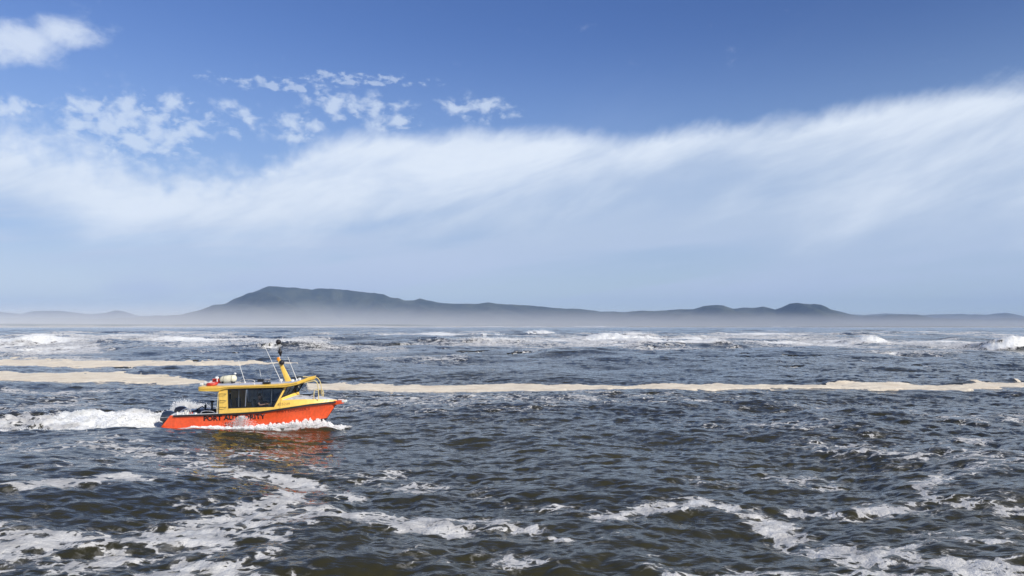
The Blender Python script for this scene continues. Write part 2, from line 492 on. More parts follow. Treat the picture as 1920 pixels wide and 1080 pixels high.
STREAKS = [
    (0.62, 22, [(-100, 1010), (100, 1030), (350, 1060)]),
    (0.50, 24, [(0, 870), (160, 845), (330, 870), (470, 850)]),
    (0.55, 10, [(560, 880), (640, 886), (730, 880)]),
    (0.60, 12, [(330, 960), (420, 955), (500, 945)]),
    (0.48, 16, [(1560, 840), (1700, 850), (1920, 870)]),
    (0.46, 14, [(1300, 900), (1450, 890), (1560, 905)]),
    (0.52, 10, [(700, 905), (860, 915), (930, 922)]),
    (0.56, 12, [(1750, 1000), (1850, 1008), (1960, 1000)]),
    (0.50, 14, [(760, 1040), (900, 1035), (1000, 1045)]),
    (0.95, 20, [(-200, 1062), (60, 1050), (220, 1034), (330, 1020), (430, 985), (520, 958)]),
    (0.72, 18, [(150, 1062), (330, 1042), (450, 1010), (540, 975)]),
    (0.85, 12, [(520, 958), (640, 972), (730, 976)]),
    (0.92, 13, [(700, 972), (780, 980), (830, 984)]),
    (0.62, 9, [(830, 975), (930, 975), (1000, 985)]),
    (0.70, 9, [(500, 955), (515, 938), (505, 930)]),
    (0.60, 10, [(520, 1000), (505, 1030), (470, 1055)]),
    (0.75, 16, [(290, 1085), (420, 1075), (560, 1082)]),
    (0.85, 11, [(300, 905), (360, 898), (450, 901), (560, 906)]),
    (0.55, 9, [(560, 906), (600, 915), (650, 930)]),
    (0.66, 8, [(0, 960), (60, 945), (140, 935), (230, 925), (300, 912)]),
    (0.45, 14, [(0, 930), (60, 915), (150, 890)]),
    (0.45, 12, [(0, 838), (80, 850), (150, 858), (280, 862)]),
    (0.40, 9, [(280, 836), (330, 838), (400, 836), (460, 850)]),
    (0.42, 12, [(60, 885), (180, 898), (260, 888)]),
    (0.55, 7, [(870, 920), (950, 935), (1030, 945), (1120, 952)]),
    (0.72, 9, [(1125, 965), (1180, 956), (1240, 948), (1300, 940)]),
    (0.76, 6, [(1300, 938), (1370, 948), (1440, 962)]),
    (0.84, 10, [(1400, 955), (1430, 968), (1490, 985), (1540, 1008)]),
    (0.95, 15, [(1500, 1000), (1540, 1022), (1620, 1040), (1720, 1058)]),
    (0.60, 8, [(1600, 1040), (1700, 1025), (1790, 1018), (1920, 1020)]),
    (0.50, 8, [(1040, 1005), (1100, 1010), (1160, 1002)]),
    (0.55, 8, [(1190, 1030), (1230, 1042), (1200, 1052), (1270, 1060)]),
    (0.75, 13, [(1240, 1075), (1340, 1066), (1430, 1066), (1530, 1066)]),
    (0.75, 14, [(1560, 1075), (1650, 1072), (1740, 1078)]),
    (0.85, 20, [(1790, 1062), (1860, 1070), (1960, 1078), (2100, 1085)]),
    (0.62, 11, [(1745, 925), (1800, 905), (1850, 893), (1960, 884)]),
    (0.68, 11, [(1630, 952), (1720, 955), (1800, 950), (1960, 960)]),
    (0.60, 9, [(1740, 918), (1760, 945), (1800, 950)]),
    (0.55, 7, [(1480, 948), (1540, 950), (1620, 965)]),
    (0.55, 4, [(900, 752), (960, 748), (1040, 752), (1130, 757)]),
    (0.62, 4.5, [(940, 756), (1000, 753), (1060, 757)]),
    (0.50, 3.5, [(1180, 757), (1240, 752), (1330, 755)]),
    (0.55, 3.5, [(1330, 752), (1420, 748), (1500, 756)]),
    (0.58, 3.5, [(1540, 758), (1600, 760), (1650, 766)]),
    (0.58, 8, [(1430, 795), (1490, 800), (1580, 800)]),
    (0.50, 6, [(1640, 822), (1700, 826)]),
    (0.58, 7, [(1790, 832), (1830, 828), (1870, 836)]),
    (0.50, 6, [(1860, 852), (1960, 858)]),
    (0.50, 8, [(1720, 775), (1850, 790), (1950, 780)]),
    (0.45, 8, [(1270, 795), (1400, 805)]),
    (0.45, 10, [(1560, 1000), (1450, 1000)]),
    (0.55, 3.2, [(720, 676), (780, 676), (860, 674)]),
    (0.50, 2.5, [(950, 660), (980, 661)]),
    (0.55, 2.5, [(1060, 663), (1120, 662), (1180, 664)]),
    (0.60, 2.5, [(1580, 660), (1680, 661), (1800, 659), (1900, 658)]),
    (0.62, 5, [(540, 652), (620, 657), (720, 655)]),
    (0.95, 2.8, [(1060, 644), (1200, 645), (1300, 646)]),
    (0.98, 3.4, [(1330, 644), (1450, 646), (1600, 647)]),
    (0.95, 3.0, [(1640, 645), (1740, 648), (1850, 650)]),
    (0.80, 2.5, [(1300, 634), (1450, 635), (1560, 637)]),
    (0.90, 4.5, [(-60, 654), (80, 655), (180, 653)]),
    (0.80, 3.0, [(0, 643), (150, 641), (260, 643)]),
    (0.75, 2.5, [(160, 634), (300, 633), (420, 634)]),
    (0.60, 5, [(0, 735), (120, 738), (220, 728)]),
    (0.50, 6, [(0, 745), (100, 752), (200, 748)]),
    (0.62, 8, [(0, 765), (80, 768), (180, 765)]),
    (0.70, 3.0, [(-60, 667), (100, 666), (200, 668)]),
]

# scum bands of thick tan foam: (top edge points, bottom edge points) by row
BANDS = [
    ([(575, 719), (660, 720), (850, 721.5), (960, 718), (1013, 720), (1090, 720), (1153, 722), (1227, 717), (1317, 719), (1367, 721), (1433, 720.5),
      (1530, 722), (1623, 716.5), (1729, 720.5), (1817, 719), (1920, 716), (2100, 715)],
     [(575, 731), (660, 732), (850, 733.5), (960, 735), (1013, 734), (1090, 733), (1153, 731), (1227, 731), (1317, 731), (1367, 729), (1433, 727.5),
      (1530, 729), (1623, 728), (1729, 730), (1817, 729), (1920, 725), (2100, 722)]),
    ([(-300, 690), (0, 695), (60, 698), (117, 700), (233, 701), (333, 706), (390, 714), (450, 719), (560, 720)],
     [(-300, 712), (0, 716), (60, 718), (117, 720), (233, 718), (333, 721), (390, 721), (450, 722), (560, 729)]),
    ([(-300, 664), (0, 667), (167, 671.5), (287, 674), (417, 675), (500, 677), (560, 679)],
     [(-300, 678), (0, 683), (100, 687), (167, 688), (287, 683), (417, 682.5), (500, 680.5), (560, 680)]),
]

# ------------------------------------------------------------------ water
azs = np.concatenate([np.linspace(-180, -46, 34)[:-1], np.linspace(-46, -38, 16)[:-1], np.linspace(-38, 38, 842), np.linspace(38, 46, 16)[1:], np.linspace(46, 180, 34)[1:]])
rr = [2.5]
while rr[-1] < 2860:
    r_ = rr[-1]
    k = 0.0048 if 12 < r_ < 260 else (0.012 if r_ <= 12 else 0.0065)
    rr.append(r_ * (1 + k))
rr = np.array(rr)
A, RR = np.meshgrid(np.radians(azs), rr, indexing='xy')
GX = RR * np.sin(A); GY = RR * np.cos(A)
nr, na = GX.shape
gx = GX.ravel().astype(np.float64); gy = GY.ravel().astype(np.float64)
Hh, DX, DY, FO, UU, VV = sea(gx, gy)
# surf along the far beach
surf = np.exp(-((gy - (2600 + 60 * np.sin(gx / 900))) / 40) ** 2) * (gy > 0)
n_s = samp(T_low[:1], T_low[3], T_low[4], gx * 0.4, gy * 0.4, 0.0)[0]
Hh += surf * (2.1 + 1.0 * n_s)
FO = np.maximum(FO, surf * 1.3)
WX = gx + DX; WY = gy + DY; WZ = Hh
V = np.stack([WX, WY, WZ], 1)
idx = np.arange(nr * na).reshape(nr, na)
Q = np.stack([idx[:-1, :-1], idx[:-1, 1:], idx[1:, 1:], idx[1:, :-1]], -1).reshape(-1, 4)[:, ::-1]
print('water quads', len(Q))
me = np_mesh('water', V, Q)
attr(me, 'foam', np.clip(FO, 0, 1.4))

wm, g, out = mat_new('sea_water')
geo = g.node('ShaderNodeNewGeometry'); pos = geo.outputs['Position']
at = g.node('ShaderNodeAttribute', attribute_name='foam'); fo = at.outputs['Fac']
flat = g.mapping(pos, scale=(1, 1, 0.0))
wide = g.mapping(pos, scale=(0.55, 1, 0.0), rot=(0, 0, R(6)))
n_a = g.noise(wide, 0.80, 9, 0.66, 1.1)
n_b = g.noise(flat, 3.2, 6, 0.6, 0.8)
vor = g.node('ShaderNodeTexVoronoi', feature='DISTANCE_TO_EDGE'); vor.inputs['Scale'].default_value = 1.5
warp = g.node('ShaderNodeVectorMath', operation='ADD')
nz = g.node('ShaderNodeTexNoise'); g.put(nz.inputs['Vector'], flat); nz.inputs['Scale'].default_value = 1.6; nz.inputs['Detail'].default_value = 4
sc_ = g.node('ShaderNodeVectorMath', operation='SCALE'); g.put(sc_.inputs[0], nz.outputs['Color']); sc_.inputs['Scale'].default_value = 1.3
g.put(warp.inputs[0], wide); g.put(warp.inputs[1], sc_.outputs[0])
g.put(vor.inputs['Vector'], warp.outputs[0])
lace = g.step(vor.outputs['Distance'], 0.22, 0.0)
nn = g.m('ADD', g.m('MULTIPLY', n_a, 0.60), g.m('ADD', g.m('MULTIPLY', n_b, 0.32), g.m('MULTIPLY', lace, 0.16)))   # about 0.28..0.75
thr = g.m('SUBTRACT', 0.86, g.m('MULTIPLY', fo, 0.56))
mask = g.step(g.m('SUBTRACT', nn, thr), -0.008, 0.045)
film = g.m('MULTIPLY', g.step(g.m('SUBTRACT', nn, thr), -0.10, 0.02), g.step(n_b, 0.35, 0.65, 0.05, 0.26))
cover = g.m('MAXIMUM', mask, film)
tone = g.noise(flat, 1.3, 5, 0.6, 0.4)
fcol_thin = g.mix(g.step(tone, 0.3, 0.7), (0.40, 0.39, 0.37), (0.70, 0.68, 0.63))
fcol = g.mix(g.step(fo, 0.78, 1.1), fcol_thin, g.mix(g.step(g.m('ADD', g.m('MULTIPLY', tone, 0.5), g.m('MULTIPLY', n_b, 0.5)), 0.36, 0.60), (0.60, 0.59, 0.53), (0.86, 0.86, 0.83)))
# ripples finer than the mesh
b1 = g.noise(g.mapping(pos, scale=(0.45, 1, 1)), 5.5, 4, 0.55, 0.3)
b2 = g.noise(g.mapping(pos, scale=(0.45, 1, 1), rot=(0, 0, R(5))), 1.6, 3, 0.45, 0.2)
bh = g.m('ADD', g.m('MULTIPLY', b1, 0.026), g.m('MULTIPLY', b2, 0.15))
fb = g.noise(flat, 9.0, 5, 0.65)
bump = g.node('ShaderNodeBump'); bump.inputs['Distance'].default_value = 1.0; bump.inputs['Strength'].default_value = 0.85
g.put(bump.inputs['Height'], bh)
bump2 = g.node('ShaderNodeBump'); bump2.inputs['Distance'].default_value = 0.08; bump2.inputs['Strength'].default_value = 0.9
g.put(bump2.inputs['Height'], g.m('ADD', fb, g.m('MULTIPLY', mask, 0.5)))
pw = g.node('ShaderNodeBsdfPrincipled')
mud = g.noise(g.mapping(flat, scale=(0.5, 1, 1)), 0.05, 3, 0.5)
g.put(pw.inputs['Base Color'], g.mix(g.step(mud, 0.35, 0.65), (0.026, 0.024, 0.011), (0.041, 0.037, 0.017)))
pw.inputs['Roughness'].default_value = 0.045; pw.inputs['IOR'].default_value = 1.333; pw.inputs['Specular IOR Level'].default_value = 0.36
g.put(pw.inputs['Normal'], bump.outputs[0])
pf = g.node('ShaderNodeBsdfPrincipled'); g.put(pf.inputs['Base Color'], fcol)
pf.inputs['Roughness'].default_value = 0.6; pf.inputs['Specular IOR Level'].default_value = 0.3
g.put(pf.inputs['Normal'], bump2.outputs[0])
mx = g.node('ShaderNodeMixShader'); g.put(mx.inputs[0], cover); g.put(mx.inputs[1], pw.outputs[0]); g.put(mx.inputs[2], pf.outputs[0])
g.put(out.inputs[0], mx.outputs[0])
water = link('water', me, wm)
tag(water, 'choppy dark olive river mouth and sea streaked with white foam', kind='structure')

# thick tan scum bands, floating a hand's breadth proud of the water
tm_, g, out = mat_new('tan_foam')
geo = g.node('ShaderNodeNewGeometry'); pos = geo.outputs['Position']
t1 = g.noise(g.mapping(pos, scale=(0.6, 1, 1)), 0.9, 7, 0.65)
t2 = g.noise(pos, 7.0, 5, 0.7)
c = g.mix(g.step(g.m('ADD', g.m('MULTIPLY', t1, 0.6), g.m('MULTIPLY', t2, 0.4)), 0.36, 0.64), (0.68, 0.57, 0.42), (0.90, 0.80, 0.62))
bp = g.node('ShaderNodeBump'); bp.inputs['Distance'].default_value = 0.12; bp.inputs['Strength'].default_value = 0.8; g.put(bp.inputs['Height'], t2)
p = principled(g, out, Base_Color=c, Roughness=0.8, Specular_IOR_Level=0.2); g.put(p.inputs['Normal'], bp.outputs[0])
BL = ['long unbroken tan foam band crossing the water from the bow to the right edge',
      'tan foam band just behind the stern, nearer of the two on the left',
      'farther tan foam band on the left, tapering out behind the mast']
tl = samp(T_lac[:1], T_lac[3], T_lac[4], gx, gy, 0.0)[0]
tb = samp(T_tur[:1], T_tur[3], T_tur[4], gx * 0.8, gy * 0.8, 0.3)[0]
for bi, (tp_, bt_) in enumerate(BANDS):
    yt = np.interp(UU, [q[0] for q in tp_], [q[1] for q in tp_]); yb = np.interp(UU, [q[0] for q in bt_], [q[1] for q in bt_])
    thk = np.maximum(yb - yt, 0.05)
    s = np.minimum((VV - yt), (yb - VV)) / (0.28 * np.minimum(thk, 9))           # 0 at the edge, up to ~1.8 in the middle
    s = s + 0.26 * tl * np.where(bi == 0, 0.5, 1.2) + 0.30 * tb
    if bi == 1: s = s - 0.35 * sst(VV, 703, 716) * (0.7 + tl)
    ends = (UU > tp_[0][0]) & (UU < tp_[-1][0]) & (gy > 3)
    m = np.where(ends, s, -1)
    zf = 0.10 * sst(m, -0.15, 0.7) - 0.035 + 0.012 * tb
    keep = (m > -0.2).reshape(nr, na)
    kq = (keep[:-1, :-1] | keep[:-1, 1:] | keep[1:, 1:] | keep[1:, :-1]).ravel()
    q = Q[kq]
    used, inv = np.unique(q, return_inverse=True)
    v = V[used].copy(); v[:, 2] += zf[used]
    # closed underside, so that the band is a slab and not a sheet
    low_ = V[used].copy(); low_[:, 2] -= 0.25
    n_ = len(used); qq = inv.reshape(-1, 4)
    edges = np.concatenate([qq[:, [0, 1]], qq[:, [1, 2]], qq[:, [2, 3]], qq[:, [3, 0]]])
    key = edges[:, 0].astype(np.int64) * n_ + edges[:, 1]; rkey = edges[:, 1].astype(np.int64) * n_ + edges[:, 0]
    bd = edges[~np.isin(key, rkey)]
    sides = np.stack([bd[:, 1], bd[:, 0], bd[:, 0] + n_, bd[:, 1] + n_], 1)
    me = np_mesh('foam_band', np.concatenate([v, low_]), np.concatenate([qq, sides]))
    o = link('foam_band', me, tm_)
    tag(o, BL[bi], kind='stuff')
# ------------------------------------------------------------------ far land
def fbm1(x, seed, octs=5, f0=1.0, rough=0.55):
    r = np.random.default_rng(seed); o = np.zeros_like(x); a = 1.0; f = f0
    for i in range(octs):
        ph = r.uniform(0, 1000); t = x * f + ph; i0 = np.floor(t).astype(int); fr = t - i0; fr = fr * fr * (3 - 2 * fr)
        tab = r.normal(size=4096)
        o += a * (tab[i0 % 4096] * (1 - fr) + tab[(i0 + 1) % 4096] * fr); a *= rough; f *= 2.03
    return o


MAIN = [(-700, 600), (-300, 594), (0, 596), (100, 596), (200, 597), (273, 594), (339, 589.4), (357, 585), (386, 579), (401, 573), (423, 570.4), (437, 562), (463, 552), (481, 549), (503, 540),
        (521, 538.5), (558, 539), (583, 543.5), (620, 540), (652, 542), (674, 548.5), (700, 550.3), (719, 552), (731, 557), (747, 559), (759, 563), (772, 563),
        (787, 560.6), (803, 563.8), (825, 569), (856, 570), (897, 571), (915, 567.5), (934, 570.6), (1000, 573.8), (1034, 577.5), (1084, 578.4),
        (1128, 583.4), (1169, 585), (1187, 583.4), (1231, 584), (1272, 581), (1300, 580.4), (1319, 574), (1335, 572), (1355, 573.3), (1376, 579.7),
        (1394, 577), (1413, 577.8), (1429, 575), (1452, 580.7), (1468, 575.5), (1481, 569.4), (1494, 567.5), (1526, 568.4), (1539, 571.7), (1558, 581.4),
        (1578, 586), (1597, 591), (1610, 593), (1655, 592), (1687, 589), (1716, 589), (1752, 596), (1849, 600), (1881, 597), (1920, 597), (2100, 599), (2500, 596), (2900, 603)]
FARL = [(-800, 590), (-300, 584), (0, 586), (25, 587), (40, 589), (55, 585), (84, 583), (120, 583.5), (164, 588.6), (197, 587.5), (215, 582), (233, 584.3), (255, 590.5), (300, 592), (400, 596), (520, 604)]
FARR = [(1480, 606), (1560, 591), (1584, 588.8), (1623, 590.4), (1661, 587.8), (1700, 589), (1729, 591), (1774, 588.5), (1849, 589.4), (1884, 586.5), (1904, 589), (1920, 593), (2000, 589), (2200, 585), (2500, 595), (2800, 604)]

hm, g, out = mat_new('forest_hills')
geo = g.node('ShaderNodeNewGeometry'); pos = geo.outputs['Position']
a = g.noise(pos, 0.0045, 8, 0.62); b = g.noise(pos, 0.03, 6, 0.65)
c = g.mix(g.step(a, 0.35, 0.68), (0.020, 0.028, 0.020), (0.085, 0.090, 0.058))
bp = g.node('ShaderNodeBump'); bp.inputs['Distance'].default_value = 14; g.put(bp.inputs['Height'], b)
p = principled(g, out, Base_Color=c, Roughness=0.95, Specular_IOR_Level=0.1); g.put(p.inputs['Normal'], bp.outputs[0])


def ridge_range(name, prof, D, depth_f, depth_b, n, label, seed):
    xs = np.linspace((prof[0][0] - 960) / F * D, (prof[-1][0] - 960) / F * D, n)
    px = xs / D * F + 960
    py = np.interp(px, [q[0] for q in prof], [q[1] for q in prof])
    H = (HOR - py) / F * D * (1.0) + CAMZ
    H = H + fbm1(xs, seed, 6, 1 / 260.0) * (1.6 + 0.012 * H)
    H[0] = H[-1] = 0
    H = np.maximum(H, 2)
    ts = np.concatenate([np.linspace(-1, -0.02, 34), [0], np.linspace(0.05, 1, 10)])
    V = []
    for t in ts:
        dd = depth_f if t < 0 else depth_b
        spur = fbm1(xs + t * 900, seed + 3, 5, 1 / 620.0) * 0.26 * math.sin(math.pi * min(1, abs(t) ** 0.7))
        f = (1 - abs(t)) ** 1.25 + spur * (1 if abs(t) > 0.03 else 0)
        z = H * np.clip(f, 0, 1 - 0.25 * abs(t)) if t != 0 else H
        wig = fbm1(xs, seed + 9, 3, 1 / 1500.0) * 90 * abs(t)
        V.append(np.stack([xs * (1 + t * dd / D), D + t * dd + wig, np.where(abs(t) > 0.99, -0.5, z)], 1))
    V = np.concatenate(V)
    m = len(ts); idx = np.arange(m * n).reshape(m, n)
    Q = np.stack([idx[:-1, :-1], idx[:-1, 1:], idx[1:, 1:], idx[1:, :-1]], -1).reshape(-1, 4)
    o = link(name, np_mesh(name, V, Q), hm)
    return tag(o, label, kind='structure')


ridge_range('mountain_range', MAIN, 7000, 1900, 900, 1500, 'long forested mountain ridge with its broad summit left of centre', 21)
ridge_range('far_hills', FARL, 10500, 900, 700, 400, 'pale low hills far off behind the left end of the bay', 31)
ridge_range('far_hills', FARR, 10500, 900, 700, 400, 'pale low hills far off behind the right end of the ridge', 41)

# low coast behind the beach
xs = np.linspace(-9000, 9000, 900); ys = np.concatenate([[2640, 2670, 2700, 2725, 2745, 2760, 2790, 2830, 2900, 3000], np.linspace(3200, 12600, 26)])
GX2, GY2 = np.meshgrid(xs, ys, indexing='xy')
z = np.interp(GY2, [2640, 2670, 2720, 2760, 2800, 3000, 4000, 5200, 13000], [-2.5, -0.6, 2.0, 8.0, 7.0, 10.0, 13.0, 16.0, 3.0])
crest = 1 + 0.25 * fbm1(xs, 5, 5, 1 / 180.0)[None, :]
side_ = np.interp(GX2, [-3000, -1200, 0, 3000], [1.0, 0.75, 0.32, 0.22])
z = np.where(GY2 > 2690, z * crest * side_, z)
GY3 = GY2 + 60 * np.sin(GX2 / 900)
V2 = np.stack([GX2, GY3, z], -1).reshape(-1, 3)
m_, n_ = GX2.shape; idx = np.arange(m_ * n_).reshape(m_, n_)
Q2 = np.stack([idx[:-1, :-1], idx[:-1, 1:], idx[1:, 1:], idx[1:, :-1]], -1).reshape(-1, 4)
lm, g, out = mat_new('coast')
geo = g.node('ShaderNodeNewGeometry'); s3 = g.node('ShaderNodeSeparateXYZ'); g.put(s3.inputs[0], geo.outputs['Position'])
nz_ = g.noise(geo.outputs['Position'], 0.01, 6, 0.6)
yy_ = g.m('ADD', s3.outputs[1], g.m('MULTIPLY', nz_, 60.0))
sand = g.mix(nz_, (0.38, 0.34, 0.27), (0.48, 0.43, 0.34))
veg = g.mix(g.step(nz_, 0.4, 0.6), (0.05, 0.06, 0.035), (0.09, 0.095, 0.055))
principled(g, out, Base_Color=g.mix(g.step(yy_, 2800, 2850), sand, veg), Roughness=0.95)
o = link('beach', np_mesh('beach', V2, Q2), lm); tag(o, 'low sandy beach and coastal flat under the hills', kind='structure')

# air: pale even haze round everything
def box_mesh(name, x0, x1, y0, y1, z0, z1):
    v = np.array([(x, y, z) for x in (x0, x1) for y in (y0, y1) for z in (z0, z1)], float)
    q = np.array([(0, 1, 3, 2), (4, 6, 7, 5), (0, 4, 5, 1), (2, 3, 7, 6), (0, 2, 6, 4), (1, 5, 7, 3)])
    return np_mesh(name, v, q, smooth=False)


vm, g, out = mat_new('haze_air')
pv_ = g.node('ShaderNodeVolumePrincipled'); pv_.inputs['Color'].default_value = (0.46, 0.65, 0.97, 1)
pv_.inputs['Density'].default_value = 7.0e-5; pv_.inputs['Anisotropy'].default_value = -0.1
g.put(out.inputs['Volume'], pv_.outputs[0])
hz_o = link('haze', box_mesh('haze', -13000, 13000, -4000, 12700, -6, 440), vm)
tag(hz_o, kind='stuff')

# sea mist hanging over the surf in front of the hills: a long low bank with a sloping top
mm, g, out = mat_new('mist_air')
pv_ = g.node('ShaderNodeVolumePrincipled'); pv_.inputs['Color'].default_value = (0.98, 0.98, 0.98, 1)
pv_.inputs['Density'].default_value = 5.2e-4; pv_.inputs['Anisotropy'].default_value = -0.3
g.put(out.inputs['Volume'], pv_.outputs[0])
xs = np.linspace(-8500, 8500, 120)
hgt = np.interp(xs, [-8500, -4000, -2500, -1000, 0, 1500, 3000, 5000, 8500], [135, 150, 165, 150, 125, 105, 92, 82, 75]) * (1 + 0.05 * fbm1(xs, 77, 3, 1 / 900.0))
rows = []
YC, L0, NZ = 4000.0, 3000.0, 9                  # thickness falls off smoothly with height
for t in list(np.linspace(0, 1, NZ)) + list(np.linspace(1, 0, NZ))[1:]:
    L = L0 * (1 - t) ** 2
    i_ = len(rows)
    yy = YC - 0.78 * L if i_ < NZ else YC + 0.22 * L
    rows.append(np.stack([xs, xs * 0 + yy, 0.5 + hgt * t], 1))
prof = rows
top_ = np.concatenate(rows); bot_ = top_.copy(); bot_[:, 2] = -4
m_ = len(prof); n_ = len(xs); idx = np.arange(m_ * n_).reshape(m_, n_); k = m_ * n_
Qt = np.stack([idx[:-1, :-1], idx[:-1, 1:], idx[1:, 1:], idx[1:, :-1]], -1).reshape(-1, 4)
Qb = Qt[:, ::-1] + k
ring = list(idx[0, :]) + list(idx[1:, -1]) + list(idx[-1, ::-1][1:]) + list(idx[::-1, 0][1:])
ring = np.array(ring)
Qs = np.stack([ring[:-1] + k, ring[1:] + k, ring[1:], ring[:-1]], 1)
mist = link('sea_mist', np_mesh('sea_mist', np.concatenate([top_, bot_]), np.concatenate([Qt, Qb, Qs])), mm)
tag(mist, 'pale sea mist lying over the surf below the hills', kind='stuff')
# ------------------------------------------------------------------ the boat
# local frame: x forward from the stern, y to port (away from the breakwater), z up from the water
def LP(px, py, yl):
    """picture point on the vertical plane y = yl -> local x, z"""
    D = SHIP[1] + yl
    u = (px - 960) / F; w = (540 - py) / F
    s = D / (math.cos(PITCH) - w * math.sin(PITCH))
    return u * s - SHIP[0], CAMZ + (math.sin(PITCH) + w * math.cos(PITCH)) * s


def simple_mat(name, colr, rough=0.45, metal=0.0, wear=0.12, coat=0.0, scale=6.0, emit=None):
    m, g, out = mat_new(name)
    tcn = g.node('ShaderNodeTexCoord')
    n = g.noise(tcn.outputs['Object'], scale, 6, 0.6, 0.3)
    streaks = g.noise(g.mapping(tcn.outputs['Object'], scale=(1.0, 1.0, 0.15)), 9.0, 4, 0.6)
    f = g.m('ADD', g.m('MULTIPLY', n, 0.6), g.m('MULTIPLY', streaks, 0.4))
    dark = tuple(c * (1 - wear * 1.6) for c in colr); lite = tuple(min(1, c * (1 + wear) + 0.01 * wear) for c in colr)
    c = g.mix(g.step(f, 0.35, 0.65), dark, lite)
    p = principled(g, out, Base_Color=c, Metallic=metal, Coat_Weight=coat)
    g.put(p.inputs['Roughness'], g.m('ADD', rough - 0.08, g.m('MULTIPLY', n, 0.16)))
    return m


M_orange = simple_mat('orange_paint', (0.84, 0.105, 0.026), 0.38, wear=0.10, coat=0.25)
M_yellow = simple_mat('yellow_paint', (0.90, 0.58, 0.105), 0.35, wear=0.06, coat=0.25)
M_black = simple_mat('black_rubber', (0.018, 0.017, 0.018), 0.6)
M_frame = simple_mat('window_frame_black', (0.012, 0.012, 0.013), 0.3)
M_under = simple_mat('dark_antifouling', (0.02, 0.018, 0.022), 0.6)
M_grey = simple_mat('grey_deck_paint', (0.50, 0.51, 0.55), 0.7, wear=0.15)
M_white = simple_mat('white_gelcoat', (0.78, 0.77, 0.72), 0.4, wear=0.06)
M_cream = simple_mat('cream_canister', (0.76, 0.72, 0.52), 0.45, wear=0.06)
M_rail = simple_mat('yellow_rail', (0.78, 0.62, 0.28), 0.4)
M_alu = simple_mat('aluminium', (0.62, 0.62, 0.62), 0.35, metal=0.7)
M_red = simple_mat('red_plastic', (0.55, 0.04, 0.02), 0.5)
M_cowl = simple_mat('engine_cowl', (0.022, 0.032, 0.050), 0.18, coat=0.6)
M_cowl2 = simple_mat('engine_cowl_black', (0.012, 0.012, 0.016), 0.25, coat=0.5)
M_text = simple_mat('black_lettering', (0.012, 0.010, 0.012), 0.5)
M_text2 = simple_mat('dark_red_lettering', (0.20, 0.015, 0.008), 0.5)
M_text3 = simple_mat('grey_gold_lettering', (0.40, 0.25, 0.07), 0.5)
M_inside = simple_mat('dark_lining', (0.022, 0.025, 0.030), 0.8)
M_seat = simple_mat('seat_vinyl', (0.03, 0.035, 0.05), 0.6)
M_navy = simple_mat('navy_cloth', (0.012, 0.014, 0.03), 0.9)
M_skin = simple_mat('skin', (0.50, 0.28, 0.19), 0.55, wear=0.05)
M_hair = simple_mat('dark_hair', (0.02, 0.014, 0.01), 0.7)
M_lamp = simple_mat('amber_lens', (0.85, 0.30, 0.03), 0.25)

def glass_mat(name, tint, k=1.0):
    """thin sheet: tint what passes, mirror by the angle (same from both sides)"""
    m, g, out = mat_new(name)
    ge = g.node('ShaderNodeNewGeometry')
    dt = g.node('ShaderNodeVectorMath', operation='DOT_PRODUCT'); g.put(dt.inputs[0], ge.outputs['Incoming']); g.put(dt.inputs[1], ge.outputs['Normal'])
    c = g.m('ABSOLUTE', dt.outputs['Value'])
    f = g.m('MULTIPLY', g.m('ADD', 0.03, g.m('MULTIPLY', g.m('POWER', g.m('SUBTRACT', 1.0, c), 5.0), 0.9)), k, clamp=True)
    tr = g.node('ShaderNodeBsdfTransparent'); tr.inputs[0].default_value = (*tint, 1)
    gl = g.node('ShaderNodeBsdfGlossy'); gl.inputs['Roughness'].default_value = 0.03
    ms = g.node('ShaderNodeMixShader'); g.put(ms.inputs[0], f); g.put(ms.inputs[1], tr.outputs[0]); g.put(ms.inputs[2], gl.outputs[0])
    g.put(out.inputs[0], ms.outputs[0])
    return m


M_glass = glass_mat('tinted_glass', (0.80, 0.82, 0.83), 0.8)
M_glass_dim = glass_mat('dimmed_far_glass', (0.32, 0.35, 0.38))  # far-side panes, tint darkened so the cabin looks dim through the near windows
M_glass2 = glass_mat('clear_glass', (0.92, 0.94, 0.94), 1.4)


